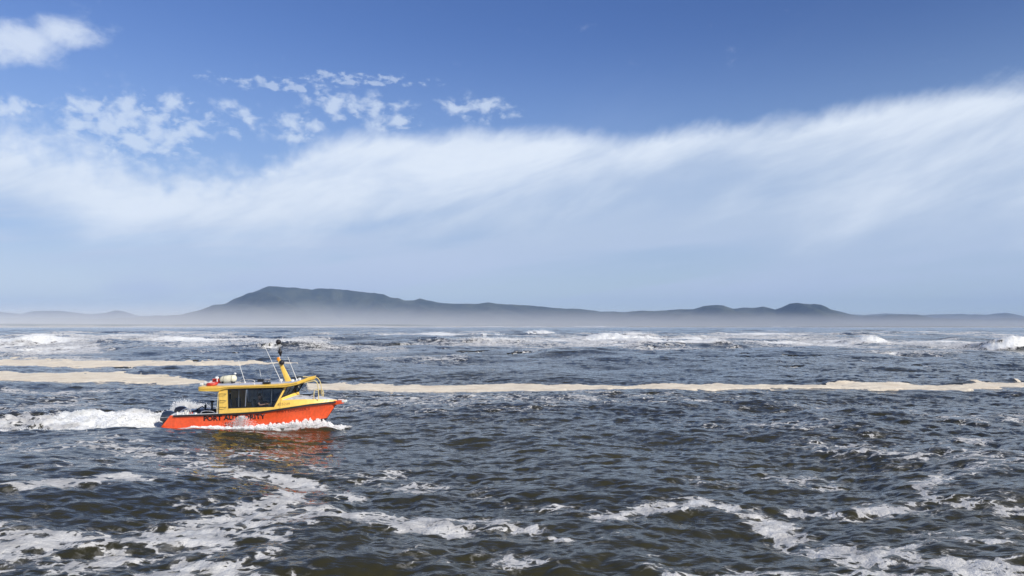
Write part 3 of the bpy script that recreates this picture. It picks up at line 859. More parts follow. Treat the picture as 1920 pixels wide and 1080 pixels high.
class MB:
    """collects simple shapes and links them as one mesh object"""
    def __init__(self): self.v = []; self.f = []

    def add(self, vs, fs):
        k = len(self.v); self.v += [tuple(p) for p in vs]; self.f += [tuple(i + k for i in q) for q in fs]; return self

    def box(self, c, s, rot=None):
        vs = [Vector(((a - .5) * s[0], (b - .5) * s[1], (d - .5) * s[2])) for a in (0, 1) for b in (0, 1) for d in (0, 1)]
        if rot is not None: vs = [rot @ p for p in vs]
        vs = [p + Vector(c) for p in vs]
        return self.add(vs, [(0, 1, 3, 2), (4, 6, 7, 5), (0, 4, 5, 1), (2, 3, 7, 6), (0, 2, 6, 4), (1, 5, 7, 3)])

    def tube(self, pts, r, n=8, cap=True):
        pts = [Vector(p) for p in pts]
        rs = r if isinstance(r, (list, tuple)) else [r] * len(pts)
        rings = []
        up = None
        for i, p in enumerate(pts):
            d = (pts[min(i + 1, len(pts) - 1)] - pts[max(i - 1, 0)]).normalized()
            if up is None: up = Vector((0, 0, 1)) if abs(d.z) < 0.9 else Vector((1, 0, 0))
            a = d.cross(up).normalized(); b = a.cross(d).normalized(); up = b
            rings.append([p + (a * math.cos(t) + b * math.sin(t)) * rs[i] for t in [2 * math.pi * j / n for j in range(n)]])
        vs = [q for rg in rings for q in rg]
        fs = [(i * n + j, i * n + (j + 1) % n, (i + 1) * n + (j + 1) % n, (i + 1) * n + j) for i in range(len(pts) - 1) for j in range(n)]
        if cap:
            fs.append(tuple(range(n))[::-1]); fs.append(tuple((len(pts) - 1) * n + j for j in range(n)))
        return self.add(vs, fs)

    def lathe(self, c, prof, n=20, axis=None):
        """prof: (radius, height) pairs about z, or about the given axis"""
        q = Vector((0, 0, 1)).rotation_difference(Vector(axis).normalized()) if axis is not None else None
        vs = []
        for r, z in prof:
            for j in range(n):
                t = 2 * math.pi * j / n
                p = Vector((r * math.cos(t), r * math.sin(t), z))
                if q: p = q @ p
                vs.append(p + Vector(c))
        fs = [(i * n + j, i * n + (j + 1) % n, (i + 1) * n + (j + 1) % n, (i + 1) * n + j) for i in range(len(prof) - 1) for j in range(n)]
        return self.add(vs, fs)

    def ball(self, c, r, sx=1, sy=1, sz=1, n=16, m=10):
        prof = [(max(1e-4, math.sin(math.pi * i / m)), -math.cos(math.pi * i / m)) for i in range(m + 1)]
        k = len(self.v); self.lathe((0, 0, 0), prof, n)
        for i in range(k, len(self.v)):
            p = self.v[i]; self.v[i] = (c[0] + p[0] * r * sx, c[1] + p[1] * r * sy, c[2] + p[2] * r * sz)
        return self

    def prism(self, poly, y0, y1):
        """poly of (x, z) extruded from y0 to y1 (numbers or functions of x, z)"""
        fy = lambda y, p: y(*p) if callable(y) else y
        n = len(poly)
        vs = [(p[0], fy(y0, p), p[1]) for p in poly] + [(p[0], fy(y1, p), p[1]) for p in poly]
        fs = [tuple(range(n)), tuple(range(2 * n - 1, n - 1, -1))] + [(i, i + n, (i + 1) % n + n, (i + 1) % n) for i in range(n)]
        return self.add(vs, fs)

    def build(self, name, mat, parent=None, smooth=False, bevel=0.0, seg=2):
        me = bpy.data.meshes.new(name)
        me.from_pydata([tuple(p) for p in self.v], [], self.f)
        bm = bmesh.new(); bm.from_mesh(me)
        bmesh.ops.remove_doubles(bm, verts=bm.verts, dist=1e-5)
        bmesh.ops.recalc_face_normals(bm, faces=bm.faces)
        if bevel > 0:
            es = [e for e in bm.edges if len(e.link_faces) == 2 and e.calc_face_angle(0) > 0.5]
            bmesh.ops.bevel(bm, geom=es, offset=bevel, segments=seg, affect='EDGES', profile=0.6, clamp_overlap=True)
        for f in bm.faces: f.smooth = smooth or bevel > 0
        bm.to_mesh(me); bm.free()
        if (smooth or bevel > 0):
            try: me.set_sharp_from_angle(angle=R(38))
            except Exception: pass
        return link(name, me, mat, parent)


boat = empty('pilot_boat', (SHIP[0], SHIP[1], 0))
tag(boat, 'orange and yellow port authority pilot boat speeding to the right through white spray', 'boat', kind='thing')

# hull form --------------------------------------------------
def bs(x):                     # half beam at the sheer
    return 1.40 if x < 5.0 else max(0.07, 1.40 * (1 - ((x - 5.0) / 3.48) ** 2.1))
def zk(x): return float(np.interp(x, [0, 6, 7.3, 7.71, 8.33, 8.5], [-.30, -.35, -.25, .02, .98, 1.22]))
def zc(x): return max(zk(x), float(np.interp(x, [0, 3.5, 5, 6.5, 7.95, 9], [0.00, 0.015, 0.06, 0.18, .37, .4])))
def bc(x):
    if zk(x) >= zc(x) - 1e-6: return 0.02
    return 1.33 if x < 4.2 else max(0.02, 1.33 * (1 - ((x - 4.2) / 3.72) ** 1.9))
SHEER = [(300, 779.3), (328.6, 778.8), (409, 776.2), (450, 774.3), (488, 771.8), (527.8, 765.9), (555, 761.8), (577.3, 758.3), (606, 755), (632.8, 752.2), (660, 749.5)]
def curve_z(x, yl, pts):
    D = SHIP[1] + yl
    px = 960 + F * (x + SHIP[0]) / D          # pitch changes this by well under a pixel
    py = float(np.interp(px, [p[0] for p in pts], [p[1] for p in pts]))
    for _ in range(2):
        w = (540 - py) / F
        s = D / (math.cos(PITCH) - w * math.sin(PITCH))
        px = 960 + F * (x + SHIP[0]) / s
        py = float(np.interp(px, [p[0] for p in pts], [p[1] for p in pts]))
    return LP(px, py, yl)[1]
def zs(x):
    z = curve_z(max(x, 0.48), -bs(max(x, 0.48)), SHEER)
    return z if x >= 0.48 else 0.03 + (z - 0.03) * max(x, 0) / 0.48
def hull_y(x, z):
    a, b = zc(x), zs(x)
    t = 0 if b - a < 1e-4 else min(1, max(0, (z - a) / (b - a)))
    return bc(x) * (1 - t) + bs(x) * t - 0.05 * math.sin(math.pi * t) * (1 if x > 5.5 else 0) * min(1, (x - 5.5) if x > 5.5 else 0)

XS = [0, 0.12, 0.24, 0.36, 0.48] + [0.48 + (8.42 - 0.48) * i / 48 for i in range(1, 49)]
NL = 7
side = MB()
for sgn in (-1, 1):
    vs = []
    for x in XS:
        a, b = zc(x), zs(x)
        if b < a: a = b
        for j in range(NL):
            z = a + (b - a) * j / (NL - 1)
            vs.append((x, sgn * hull_y(x, z), z))
    fs = [(i * NL + j, i * NL + j + 1, (i + 1) * NL + j + 1, (i + 1) * NL + j) for i in range(len(XS) - 1) for j in range(NL - 1)]
    side.add(vs, fs)
# raked stern plate
n0 = [(0, -1.33, 0.03), (0, 1.33, 0.03), (0.48, 1.40, zs(0.48)), (0.48, -1.40, zs(0.48))]
side.add(n0, [(0, 1, 2, 3)])
side.build('hull', M_orange, boat, smooth=True)
und = MB()
for sgn in (-1, 1):
    vs = []
    for x in XS:
        a = zc(x) + 0.001
        vs += [(x, 0, zk(x)), (x, sgn * bc(x) * 0.55, zk(x) * 0.5 + a * 0.5 - 0.02), (x, sgn * (bc(x) + 0.012), a)]
    und.add(vs, [(i * 3 + j, i * 3 + j + 1, i * 3 + j + 4, i * 3 + j + 3) for i in range(len(XS) - 1) for j in range(2)])
und.add([(0, -1.342, 0.001), (0, 0, -0.3), (0, 1.342, 0.001)], [(0, 1, 2)])
und.build('hull_bottom', M_under, boat, smooth=True)
# white/dark chine strake low on the side
for sgn in (-1, 1):
    st = MB(); vs = []
    xs_ = [x for x in XS if 0.0 <= x <= 5.2]
    for x in xs_:
        y = sgn * (bc(x) + 0.004)
        vs += [(x, y, zc(x) + 0.02), (x, y + sgn * 0.03, zc(x) + 0.03), (x, y + sgn * 0.03, zc(x) + 0.06), (x, y, zc(x) + 0.07)]
    st.add(vs, [(i * 4 + j, i * 4 + (j + 1) % 4, (i + 1) * 4 + (j + 1) % 4, (i + 1) * 4 + j) for i in range(len(xs_) - 1) for j in range(4)])
    st.build('chine_strake', M_orange, boat)
# black rubbing strake
for sgn in (-1, 1):
    rb = MB(); vs = []
    xs_ = [x for x in XS if x >= 0.6] + [8.47]
    for x in xs_:
        z, y = zs(x), bs(x)
        vs += [(x, sgn * (y - 0.01), z - 0.085), (x, sgn * (y + 0.045), z - 0.075), (x, sgn * (y + 0.045), z + 0.0), (x, sgn * (y - 0.01), z + 0.012)]
    n = len(xs_)
    rb.add(vs, [(i * 4 + j, i * 4 + (j + 1) % 4, (i + 1) * 4 + (j + 1) % 4, (i + 1) * 4 + j) for i in range(n - 1) for j in range(4)] + [(0, 1, 2, 3), (4 * n - 1, 4 * n - 2, 4 * n - 3, 4 * n - 4)])
    rb.build('rubbing_strake', M_black, boat)
# bow beam with the white anchor roller
zb0 = zs(8.4)
bb = MB(); bb.prism([(8.28, zb0 + 0.03), (8.80, zb0 + 0.06), (8.80, zb0 - 0.10), (8.42, zb0 - 0.17), (8.28, zb0 - 0.13)], -0.13, 0.13)
bb.build('bow_beam', M_orange, boat, bevel=0.015)
ro = MB(); ro.lathe((8.86, -0.10, zb0 + 0.0), [(0.0001, 0), (0.075, 0), (0.05, 0.05), (0.05, 0.15), (0.075, 0.20), (0.0001, 0.20)], 14, (0, 1, 0))
ro.box((8.80, 0.125, zb0 + 0.01), (0.2, 0.02, 0.12)); ro.box((8.80, -0.125, zb0 + 0.01), (0.2, 0.02, 0.12)); ro.box((8.62, 0, zb0 + 0.085), (0.30, 0.10, 0.04))
ro.build('anchor_roller', M_white, boat, bevel=0.006)

# cockpit ------------------------------------------------------
ZD = zs(1.5)
ck = MB()
FLO = 0.16
ck.box((1.95, 0, FLO - 0.02), (3.0, 2.4, 0.04))
for sgn in (-1, 1):
    ck.box((1.95, sgn * 1.17, (FLO + ZD) / 2), (3.0, 0.03, ZD - FLO))
ck.box((0.62, 0, (FLO + ZD) / 2), (0.05, 2.37, ZD - FLO))
ck.build('cockpit_liner', M_grey, boat)
for sgn in (-1, 1):
    gw = MB(); vs = []
    xs_ = [0.5 + 0.3 * i for i in range(9)] + [3.05]
    for x in xs_:
        z = zs(x) + 0.012
        vs += [(x, sgn * 1.385, z), (x, sgn * 1.16, z + 0.008), (x, sgn * 1.16, z - 0.04), (x, sgn * 1.385, z - 0.05)]
    gw.add(vs, [(i * 4 + j, i * 4 + (j + 1) % 4, (i + 1) * 4 + (j + 1) % 4, (i + 1) * 4 + j) for i in range(len(xs_) - 1) for j in range(4)] + [(0, 1, 2, 3), (39, 38, 37, 36)])
    gw.build('side_deck', M_white, boat)
pl = MB(); pl.box((0.66, 0, ZD + 0.0), (0.34, 2.30, 0.05)); pl.build('stern_deck', M_white, boat, bevel=0.01)

# cabin --------------------------------------------------------
def cw(x, z):                   # half width of the cabin side at height z
    zt = 2.05; z0 = 0.75
    base = min(bs(x) - 0.03, 1.36)
    return base - 0.17 * min(1, max(0, (z - z0) / (zt - z0)))
def CP(px, py):                 # picture point on the near cabin side
    x, z = LP(px, py, -1.28)
    for _ in range(3):
        x, z = LP(px, py, -cw(x, z))
    return x, z

WTL, WTR, WBR, WBL = CP(427.1, 729.6), CP(533.2, 726.6), CP(513.9, 763.2), CP(428.1, 765.8)
ATL, ABL = CP(410.8, 727.5), CP(410.8, 776.5)
FTR, FBR = CP(538.2, 725.0), CP(526.4, 746.5)
ROOFT = [(366, 725.6), (373, 725.4), (420, 724.8), (488, 722.6), (535.7, 720), (555.5, 716.2), (573, 709.5), (590, 703)]
ROOFB = [(366, 733.6), (410, 734.0), (420, 729.5), (430, 728.4), (488, 727.2), (533, 726.2), (555.5, 722.2), (575, 717.0), (590, 713)]
def rzt(x): return curve_z(x, -1.25, ROOFT)
def rzb(x): return curve_z(x, -1.25, ROOFB)
TH = 0.05
def both(poly):
    for sgn in (-1, 1):
        m = MB()
        m.prism(poly, lambda x, z: sgn * cw(x, z), lambda x, z: sgn * (cw(x, z) - TH))
        yield m
cab_panels = []
xa = ATL[0]
for sgn in (-1, 1):
    m = MB()
    f0 = lambda x, z: sgn * cw(x, z); f1 = lambda x, z: sgn * (cw(x, z) - TH)
    post = [(ABL[0], zs(ABL[0]) + 0.004), (WBL[0], zs(WBL[0]) + 0.004), (WTL[0], rzb(WTL[0]) + 0.02), (ATL[0], rzb(ATL[0]) + 0.02)]
    m.prism(post, f0, f1)
    # band under the window, in short pieces so that it follows the hull
    xs_ = np.linspace(WBL[0], WBR[0], 9)
    for a, b in zip(xs_[:-1], xs_[1:]):
        za = np.interp(a, [WBL[0], WBR[0]], [WBL[1], WBR[1]]); zb = np.interp(b, [WBL[0], WBR[0]], [WBL[1], WBR[1]])
        m.prism([(a, zs(a) + 0.004), (b, zs(b) + 0.004), (b, zb), (a, za)], f0, f1)
    # forward corner piece between the side window and the windscreen
    m.prism([(WBR[0], WBR[1]), (WBR[0], zs(WBR[0]) + 0.004), (FBR[0], zs(FBR[0]) + 0.004), FBR], f0, f1)
    m.prism([(WBR[0], WBR[1]), FBR, (FTR[0], rzb(FTR[0]) + 0.02), (WTR[0], WTR[1])], f0, f1)
    m.prism([WTL, WTR, (WTR[0], rzb(WTR[0]) + 0.02), (WTL[0], rzb(WTL[0]) + 0.02)], f0, f1)
    m.build('cabin_side', M_yellow, boat)
    # window: black frame, panes
    def inset(P, d):
        c = (sum(p[0] for p in P) / 4, sum(p[1] for p in P) / 4)
        return [(p[0] - math.copysign(d, p[0] - c[0]), p[1] - math.copysign(d, p[1] - c[1])) for p in P]
    W = [WBL, WBR, WTR, WTL]
    I = [(WBL[0] + .06, WBL[1] + .06), (WBR[0] - .055, WBR[1] + .055), (WTR[0] - .10, WTR[1] - .055), (WTL[0] + .06, WTL[1] - .055)]
    fr_ = MB()
    g0 = lambda x, z: sgn * (cw(x, z) + 0.012); g1 = lambda x, z: sgn * (cw(x, z) - 0.045)
    for i in range(4):
        j = (i + 1) % 4
        fr_.prism([W[i], W[j], I[j], I[i]], g0, g1)
    fro = fr_.build('side_window', M_frame, boat)
    cuts = [0.0, 0.36, 0.62, 1.0]
    for k in range(3):
        a, b = cuts[k] + (0.006 if k else 0), cuts[k + 1] - (0.006 if k < 2 else 0)
        lp = lambda P, Q_, t: (P[0] + (Q_[0] - P[0]) * t, P[1] + (Q_[1] - P[1]) * t)
        # vertical joints
        xb0, xt0 = I[0][0] + (I[1][0] - I[0][0]) * a, I[0][0] + (I[1][0] - I[0][0]) * a
        xb1, xt1 = I[0][0] + (I[1][0] - I[0][0]) * b, (I[0][0] + (I[1][0] - I[0][0]) * b if k < 2 else I[2][0])
        zbot = lambda x: np.interp(x, [I[0][0], I[1][0]], [I[0][1], I[1][1]]); ztop = lambda x: np.interp(x, [I[3][0], I[2][0]], [I[3][1], I[2][1]])
        pn = MB(); pn.prism([(xb0, zbot(xb0)), (xb1, zbot(xb1)), (xt1, ztop(xt1)), (xt0, ztop(xt0))], lambda x, z: sgn * (cw(x, z) - 0.018), lambda x, z: sgn * (cw(x, z) - 0.024))
        pn.build('pane', M_glass if sgn < 0 else M_glass_dim, fro)
        if k < 2:
            mu = MB(); xm = I[0][0] + (I[1][0] - I[0][0]) * cuts[k + 1]
            mu.prism([(xm - .012, zbot(xm)), (xm + .012, zbot(xm)), (xm + .012, ztop(xm)), (xm - .012, ztop(xm))], lambda x, z: sgn * (cw(x, z) - 0.008), lambda x, z: sgn * (cw(x, z) - 0.04))
            mu.build('mullion', M_alu if k == 0 else M_frame, fro)

# yellow topside strake running to the bow
STR = [(515, 752.0), (527, 750.8), (545, 749.6), (567, 748.8), (600, 748.9), (626.8, 749.6), (640, 749.8)]
def zst(x): return max(zs(x) + 0.02, curve_z(x, -(bs(x) - 0.06), STR))
for sgn in (-1, 1):
    m = MB(); vs = []
    xs_ = [FBR[0] + 0.0] + [x for x in XS if x > FBR[0] + 0.05]
    for x in xs_:
        y = max(bs(x) - 0.03, 0.05); yt = max(bs(x) - 0.085, 0.03)
        vs += [(x, sgn * y, zs(x) + 0.004), (x, sgn * yt, zst(x)), (x, sgn * max(yt - 0.05, 0.01), zst(x)), (x, sgn * max(y - 0.06, 0.01), zs(x) + 0.004)]
    n = len(xs_)
    m.add(vs, [(i * 4 + j, i * 4 + (j + 1) % 4, (i + 1) * 4 + (j + 1) % 4, (i + 1) * 4 + j) for i in range(n - 1) for j in range(4)] + [(0, 1, 2, 3), (4 * n - 1, 4 * n - 2, 4 * n - 3, 4 * n - 4)])
    m.build('topside_strake', M_yellow, boat)

# windscreen plan: five corners, reverse raked
def WSP(off, ys_, x0): return [(x0 + o, y) for o, y in zip(off, ys_)]
OFF = [0, .36, .55, .36, 0]
tx, tz = FTR[0], rzb(FTR[0]) + 0.01
cwt = cw(tx, tz); cwb = cw(*FBR)
YT = [-cwt + .01, -cwt * .5, 0, cwt * .5, cwt - .01]; YB = [-cwb + .01, -cwb * .5, 0, cwb * .5, cwb - .01]
ztp = [tz, tz + .085, tz + .115, tz + .085, tz]
zbt = [FBR[1], FBR[1] + .155, FBR[1] + .21, FBR[1] + .155, FBR[1]]
TOP = [Vector((tx + OFF[i], YT[i], ztp[i])) for i in range(5)]
BOT = [Vector((FBR[0] + OFF[i] * 1.0, YB[i], zbt[i])) for i in range(5)]
for i in range(4):
    a, b, c, d = BOT[i], BOT[i + 1], TOP[i + 1], TOP[i]
    nrm = (b - a).cross(d - a).normalized()
    if nrm.x < 0: nrm = -nrm
    def bil(u, v): return (a * (1 - u) + b * u) * (1 - v) + (d * (1 - u) + c * u) * v
    fr_ = MB()
    e = 0.055; eu = 0.075
    outer = [bil(0, 0), bil(1, 0), bil(1, 1), bil(0, 1)]; inner = [bil(eu, e * 1.6), bil(1 - eu, e * 1.6), bil(1 - eu, 1 - e * 1.6), bil(eu, 1 - e * 1.6)]
    for k in range(4):
        j = (k + 1) % 4
        q = [outer[k], outer[j], inner[j], inner[k]]
        fr_.add([p + nrm * 0.012 for p in q] + [p - nrm * 0.03 for p in q], [(0, 1, 2, 3), (7, 6, 5, 4), (0, 4, 5, 1), (1, 5, 6, 2), (2, 6, 7, 3), (3, 7, 4, 0)])
    fo_ = fr_.build('windscreen', M_frame, boat)
    halves = [(eu, 0.49), (0.515, 1 - eu)] if i in (0, 3) else [(eu, 1 - eu)]
    for (u0, u1) in halves:
        pn = MB(); q = [bil(u0, e * 1.6), bil(u1, e * 1.6), bil(u1, 1 - e * 1.6), bil(u0, 1 - e * 1.6)]
        pn.add([p - nrm * 0.003 for p in q] + [p - nrm * 0.009 for p in q], [(0, 1, 2, 3), (7, 6, 5, 4), (0, 4, 5, 1), (1, 5, 6, 2), (2, 6, 7, 3), (3, 7, 4, 0)])
        pn.build('pane', M_glass2, fo_)
    if i in (0, 3):
        mu = MB(); q = [bil(.49, e * 1.6), bil(.515, e * 1.6), bil(.515, 1 - e * 1.6), bil(.49, 1 - e * 1.6)]
        mu.add([p + nrm * 0.012 for p in q] + [p - nrm * 0.02 for p in q], [(0, 1, 2, 3), (7, 6, 5, 4), (0, 4, 5, 1), (1, 5, 6, 2), (2, 6, 7, 3), (3, 7, 4, 0)])
        mu.build('mullion', M_frame, fo_)
# yellow sill below the windscreen, down to the foredeck
sl = MB()
for i in range(4):
    a, b = BOT[i], BOT[i + 1]
    dz = [0.0, .14, .20, .14, 0.0]
    a2 = a + Vector((0.03, 0, -0.24 + 0.02)); b2 = b + Vector((0.03, 0, -0.24 + 0.02))
    if i == 0: a2 = a + Vector((0.02, 0, -0.14))
    if i == 3: b2 = b + Vector((0.02, 0, -0.14))
    q = [a2, b2, b, a]
    sl.add([p + Vector((0.02, 0, 0)) for p in q] + [p - Vector((0.04, 0, 0)) for p in q], [(0, 1, 2, 3), (7, 6, 5, 4), (0, 4, 5, 1), (2, 6, 7, 3)])
sl.build('windscreen_sill', M_yellow, boat)
# foredeck with camber
fd = MB(); vs = []; NY = 9
xs_ = [FBR[0] + 0.02] + [x for x in XS if x > FBR[0] + 0.1]
for x in xs_:
    hb = max(bs(x) - 0.10, 0.02)
    cam_h = float(np.interp(x, [5.6, 6.4, 7.4, 8.2, 8.5], [0.10, 0.17, 0.13, 0.045, 0.01]))
    for j in range(NY):
        t = -1 + 2 * j / (NY - 1)
        vs.append((x, t * hb, zst(x) - 0.012 + cam_h * (1 - abs(t) ** 2.4)))
fd.add(vs, [(i * NY + j, i * NY + j + 1, (i + 1) * NY + j + 1, (i + 1) * NY + j) for i in range(len(xs_) - 1) for j in range(NY - 1)])
fd.build('foredeck', M_grey, boat, smooth=True)
def deck_z(x, y):
    hb = max(bs(x) - 0.10, 0.02)
    return zst(x) - 0.012 + float(np.interp(x, [5.6, 6.4, 7.4, 8.2, 8.5], [0.10, 0.17, 0.13, 0.045, 0.01])) * (1 - min(1, abs(y / hb)) ** 2.4)
ht = MB(); ht.box((6.85, 0.05, deck_z(6.85, 0) + 0.025), (0.56, 0.62, 0.06)); hto = ht.build('deck_hatch', M_frame, boat, bevel=0.02)
ht = MB(); ht.box((6.85, 0.05, deck_z(6.85, 0) + 0.06), (0.46, 0.52, 0.012)); ht.build('hatch_glass', M_cowl, hto)
cl = MB(); cx_, cy_ = 6.75, -0.62; cz_ = deck_z(cx_, cy_)
cl.tube([(cx_ - .04, cy_, cz_ - .01), (cx_ - .04, cy_, cz_ + .11)], 0.02); cl.tube([(cx_ - .12, cy_, cz_ + .10), (cx_ + .08, cy_, cz_ + .10)], 0.016); cl.tube([(cx_ + .03, cy_, cz_ - .01), (cx_ + .03, cy_, cz_ + .11)], 0.02)
cl.build('deck_cleat', M_alu, boat, smooth=True)

# roof ---------------------------------------------------------
XR0 = LP(371.2, 730, -1.28)[0]
XR1 = LP(558.5, 717, -1.28)[0]; XR2 = XR1 + 0.50
xs_ = list(np.linspace(XR0, XR1, 26))
rf = MB()
NYR = 11
top_v = []; bot_v = []
for x in xs_:
    hw = 1.30 if x > XR0 + 0.05 else 1.24
    for j in range(NYR):
        t = -1 + 2 * j / (NYR - 1)
        fwd = OFF[2] * (1 - abs(t) ** 1.6) * max(0, (x - (XR1 - 1.2)) / 1.2) if x > XR1 - 1.2 else 0
        xx = x + fwd
        rise = (rzt(min(xx, XR1 + .45)) - rzt(x)) * 1.0
        top_v.append((xx, t * hw, rzt(x) + 0.05 * (1 - t * t) * (1 if x < XR1 - .6 else .5) + rise))
        bot_v.append((xx - (0.05 if x == xs_[-1] else 0), t * (hw - 0.012), max(rzb(x), rzt(x) - 0.26) + rise))
n = len(xs_)
grid = [(i * NYR + j, i * NYR + j + 1, (i + 1) * NYR + j + 1, (i + 1) * NYR + j) for i in range(n - 1) for j in range(NYR - 1)]
k = len(top_v)
per = [j for j in range(NYR)] + [i * NYR + NYR - 1 for i in range(1, n)] + [(n - 1) * NYR + j for j in range(NYR - 2, -1, -1)] + [i * NYR for i in range(n - 2, 0, -1)]
sides_ = [(per[i], per[(i + 1) % len(per)], per[(i + 1) % len(per)] + k, per[i] + k) for i in range(len(per))]
rf.add(top_v + bot_v, [q[::-1] for q in grid] + [tuple(v + k for v in q) for q in grid] + sides_)
rfo = rf.build('roof', M_yellow, boat, bevel=0.02)
# grey non-slip panel on the roof
gp = MB(); vs = []
for i, x in enumerate(xs_[1:-1]):
    for j in range(NYR):
        t = -1 + 2 * j / (NYR - 1); q = top_v[(i + 1) * NYR + j]
        vs.append((q[0], q[1] * 0.92, q[2] + 0.004 + (0.0)))
gp.add(vs, [(i * NYR + j, i * NYR + j + 1, (i + 1) * NYR + j + 1, (i + 1) * NYR + j) for i in range(n - 3) for j in range(NYR - 1)])
gp.build('roof_panel', M_grey, boat, smooth=True)
# moulding line along the edge of the roof
for sgn in (-1, 1):
    ml = MB(); ml.tube([(x, sgn * 1.307, (rzt(x) + max(rzb(x), rzt(x) - .22)) / 2 + 0.02) for x in xs_ if x > XR0 + 0.1], 0.012, 6)
    ml.build('roof_moulding', M_yellow, boat, smooth=True)
def roof_z(x, y=0): return rzt(x) + 0.05 * (1 - (y / 1.3) ** 2)

# cabin aft bulkhead with doorway, lining, floor
ab = MB(); xa = ATL[0]
zr = rzb(xa)
yw = cw(xa, 1.2) - TH
for (y0, y1, z0, z1) in ((-yw, -0.42, 0.16, zr), (0.42, yw, 0.16, zr), (-0.42, 0.42, zr - 0.22, zr)):
    ab.box((xa + 0.03, (y0 + y1) / 2, (z0 + z1) / 2), (0.05, y1 - y0, z1 - z0))
ab.build('aft_bulkhead', M_yellow, boat)
dr = MB(); dr.box((xa + 0.0, -0.0, (0.2 + zr - .25) / 2), (0.03, 0.80, zr - .25 - .2)); dro = dr.build('cabin_door', M_inside, boat, bevel=0.008)
dh = MB(); dh.tube([(xa - .03, .3, .9), (xa - .06, .3, .95), (xa - .06, .3, 1.1), (xa - .03, .3, 1.15)], 0.012); dh.build('handle', M_alu, dro)
fl = MB(); fl.box((4.35, 0, 0.26), (2.9, 2.3, 0.03)); fl.build('cabin_floor', M_inside, boat)
hl = MB(); hl.box((4.4, 0, rzb(4.4) + 0.035), (3.0, 2.2, 0.015)); hl.build('headliner', M_inside, boat)
cs = MB(); cs.prism([(5.15, 0.28), (5.65, 0.28), (5.9, 1.22), (5.50, 1.24), (5.22, 1.06)], -1.05, 1.05); cso = cs.build('dashboard', M_inside, boat, bevel=0.02)
sw = MB(); 
ring_c = Vector((5.12, -0.5, 1.08)); ax = Vector((-0.8, 0, 0.6)).normalized(); e1 = Vector((0, 1, 0)); e2 = ax.cross(e1)
sw.tube([ring_c + (e1 * math.cos(t) + e2 * math.sin(t)) * 0.18 for t in [2 * math.pi * i / 20 for i in range(21)]], 0.014, 6)
for t in (0.5, 2.6, 4.7): sw.tube([ring_c, ring_c + (e1 * math.cos(t) + e2 * math.sin(t)) * 0.18], 0.01, 5)
sw.tube([ring_c, ring_c - ax * 0.14], 0.02, 6)
sw.build('steering_wheel', M_alu, cso)
for yy in (-0.1, 0.45, -0.75):
    sc1 = MB(); sc1.box((5.62, yy, 1.33), (0.04, 0.34, 0.22), Matrix.Rotation(-0.3, 3, 'Y')); sc1.build('display_screen', M_frame, cso, bevel=0.008)
for (sxp, syp) in ((4.55, -0.55), (4.55, 0.55), (3.35, 0.6), (3.35, -0.6)):
    s_ = MB(); s_.box((sxp, syp, 0.74), (0.46, 0.46, 0.12)); s_.box((sxp - 0.22, syp, 1.06), (0.10, 0.44, 0.58), Matrix.Rotation(-0.12, 3, 'Y')); s_.tube([(sxp, syp, 0.27), (sxp, syp, 0.70)], 0.06, 10)
    s_.build('helm_seat', M_seat, boat, bevel=0.03)
gr = MB(); gr.tube([(3.72, -1.0, 0.3), (3.72, -1.0, rzb(3.7))], 0.018, 8); gr.build('grab_pole', M_alu, boat, smooth=True)
gr = MB(); gr.tube([(5.35, -1.0, 1.0), (5.38, -1.0, rzb(5.3))], 0.016, 8); gr.build('grab_pole', M_alu, boat, smooth=True)

# footholds up the aft post
for py_ in (738.3, 751.0, 763.2):
    x0, z0 = CP(413.2, py_); x1, _ = CP(424.0, py_)
    y = -cw(x0, z0)
    f_ = MB(); f_.tube([(x0, y + .01, z0), (x0, y - .09, z0), (x0 + .03, y - .11, z0), (x1 - .03, y - .11, z0), (x1, y - .09, z0), (x1, y + .01, z0)], 0.014, 7)
    f_.build('foothold', M_frame, boat, smooth=True)
x0, z0 = CP(412.6, 736); _, z1 = CP(412.6, 772)
f_ = MB(); f_.tube([(x0 - .06, -cw(x0, z0) + .02, z0), (x0 - .08, -cw(x0, z0) - .03, z0 - .03), (x0 - .08, -cw(x0, z1) - .03, z1 + .03), (x0 - .06, -cw(x0, z1) + .02, z1)], 0.013, 7)
f_.build('handrail', M_rail, boat, smooth=True)

# bow rails ------------------------------------------------------
def path(pts, yl): return [(*(lambda q: (q[0],))(LP(px, py, y_)), y_, LP(px, py, y_)[1]) for (px, py), y_ in zip(pts, yl)]
def smooth_path(P, it=2):
    P = [Vector(p) for p in P]
    for _ in range(it):
        Q_ = [P[0]]
        for a, b in zip(P[:-1], P[1:]): Q_ += [a * .75 + b * .25, a * .25 + b * .75]
        P = Q_ + [P[-1]]
    return P
rl = MB(); rl.tube(smooth_path(path([(570, 718), (582, 715.2), (592.5, 713.2), (596.5, 722), (597.6, 749)], [-.75, -.72, -.70, -.68, -.66])), 0.024, 8); r1 = rl.build('bow_rail', M_rail, boat, smooth=True)
rl = MB(); rl.tube(smooth_path(path([(568, 706.5), (588, 706.9), (596.5, 708.4), (602.5, 721), (604.3, 747.0)], [.75, .72, .70, .68, .66])), 0.024, 8); rl.build('bow_rail', M_rail, boat, smooth=True)
rl = MB(); rl.tube(smooth_path(path([(588.3, 750), (588.6, 735), (590.5, 730.6), (597, 730.4)], [-.66, -.66, -.66, -.66])), 0.018, 8); rl.build('side_hoop', M_rail, boat, smooth=True)
rl = MB(); rl.tube(smooth_path(path([(604, 731.0), (606.5, 733), (606.8, 747.5)], [.66, .66, .66])), 0.018, 8); rl.build('side_hoop', M_rail, boat, smooth=True)
a = path([(597, 730.6)], [-.66])[0]; b = path([(603.4, 729.8)], [.67])[0]
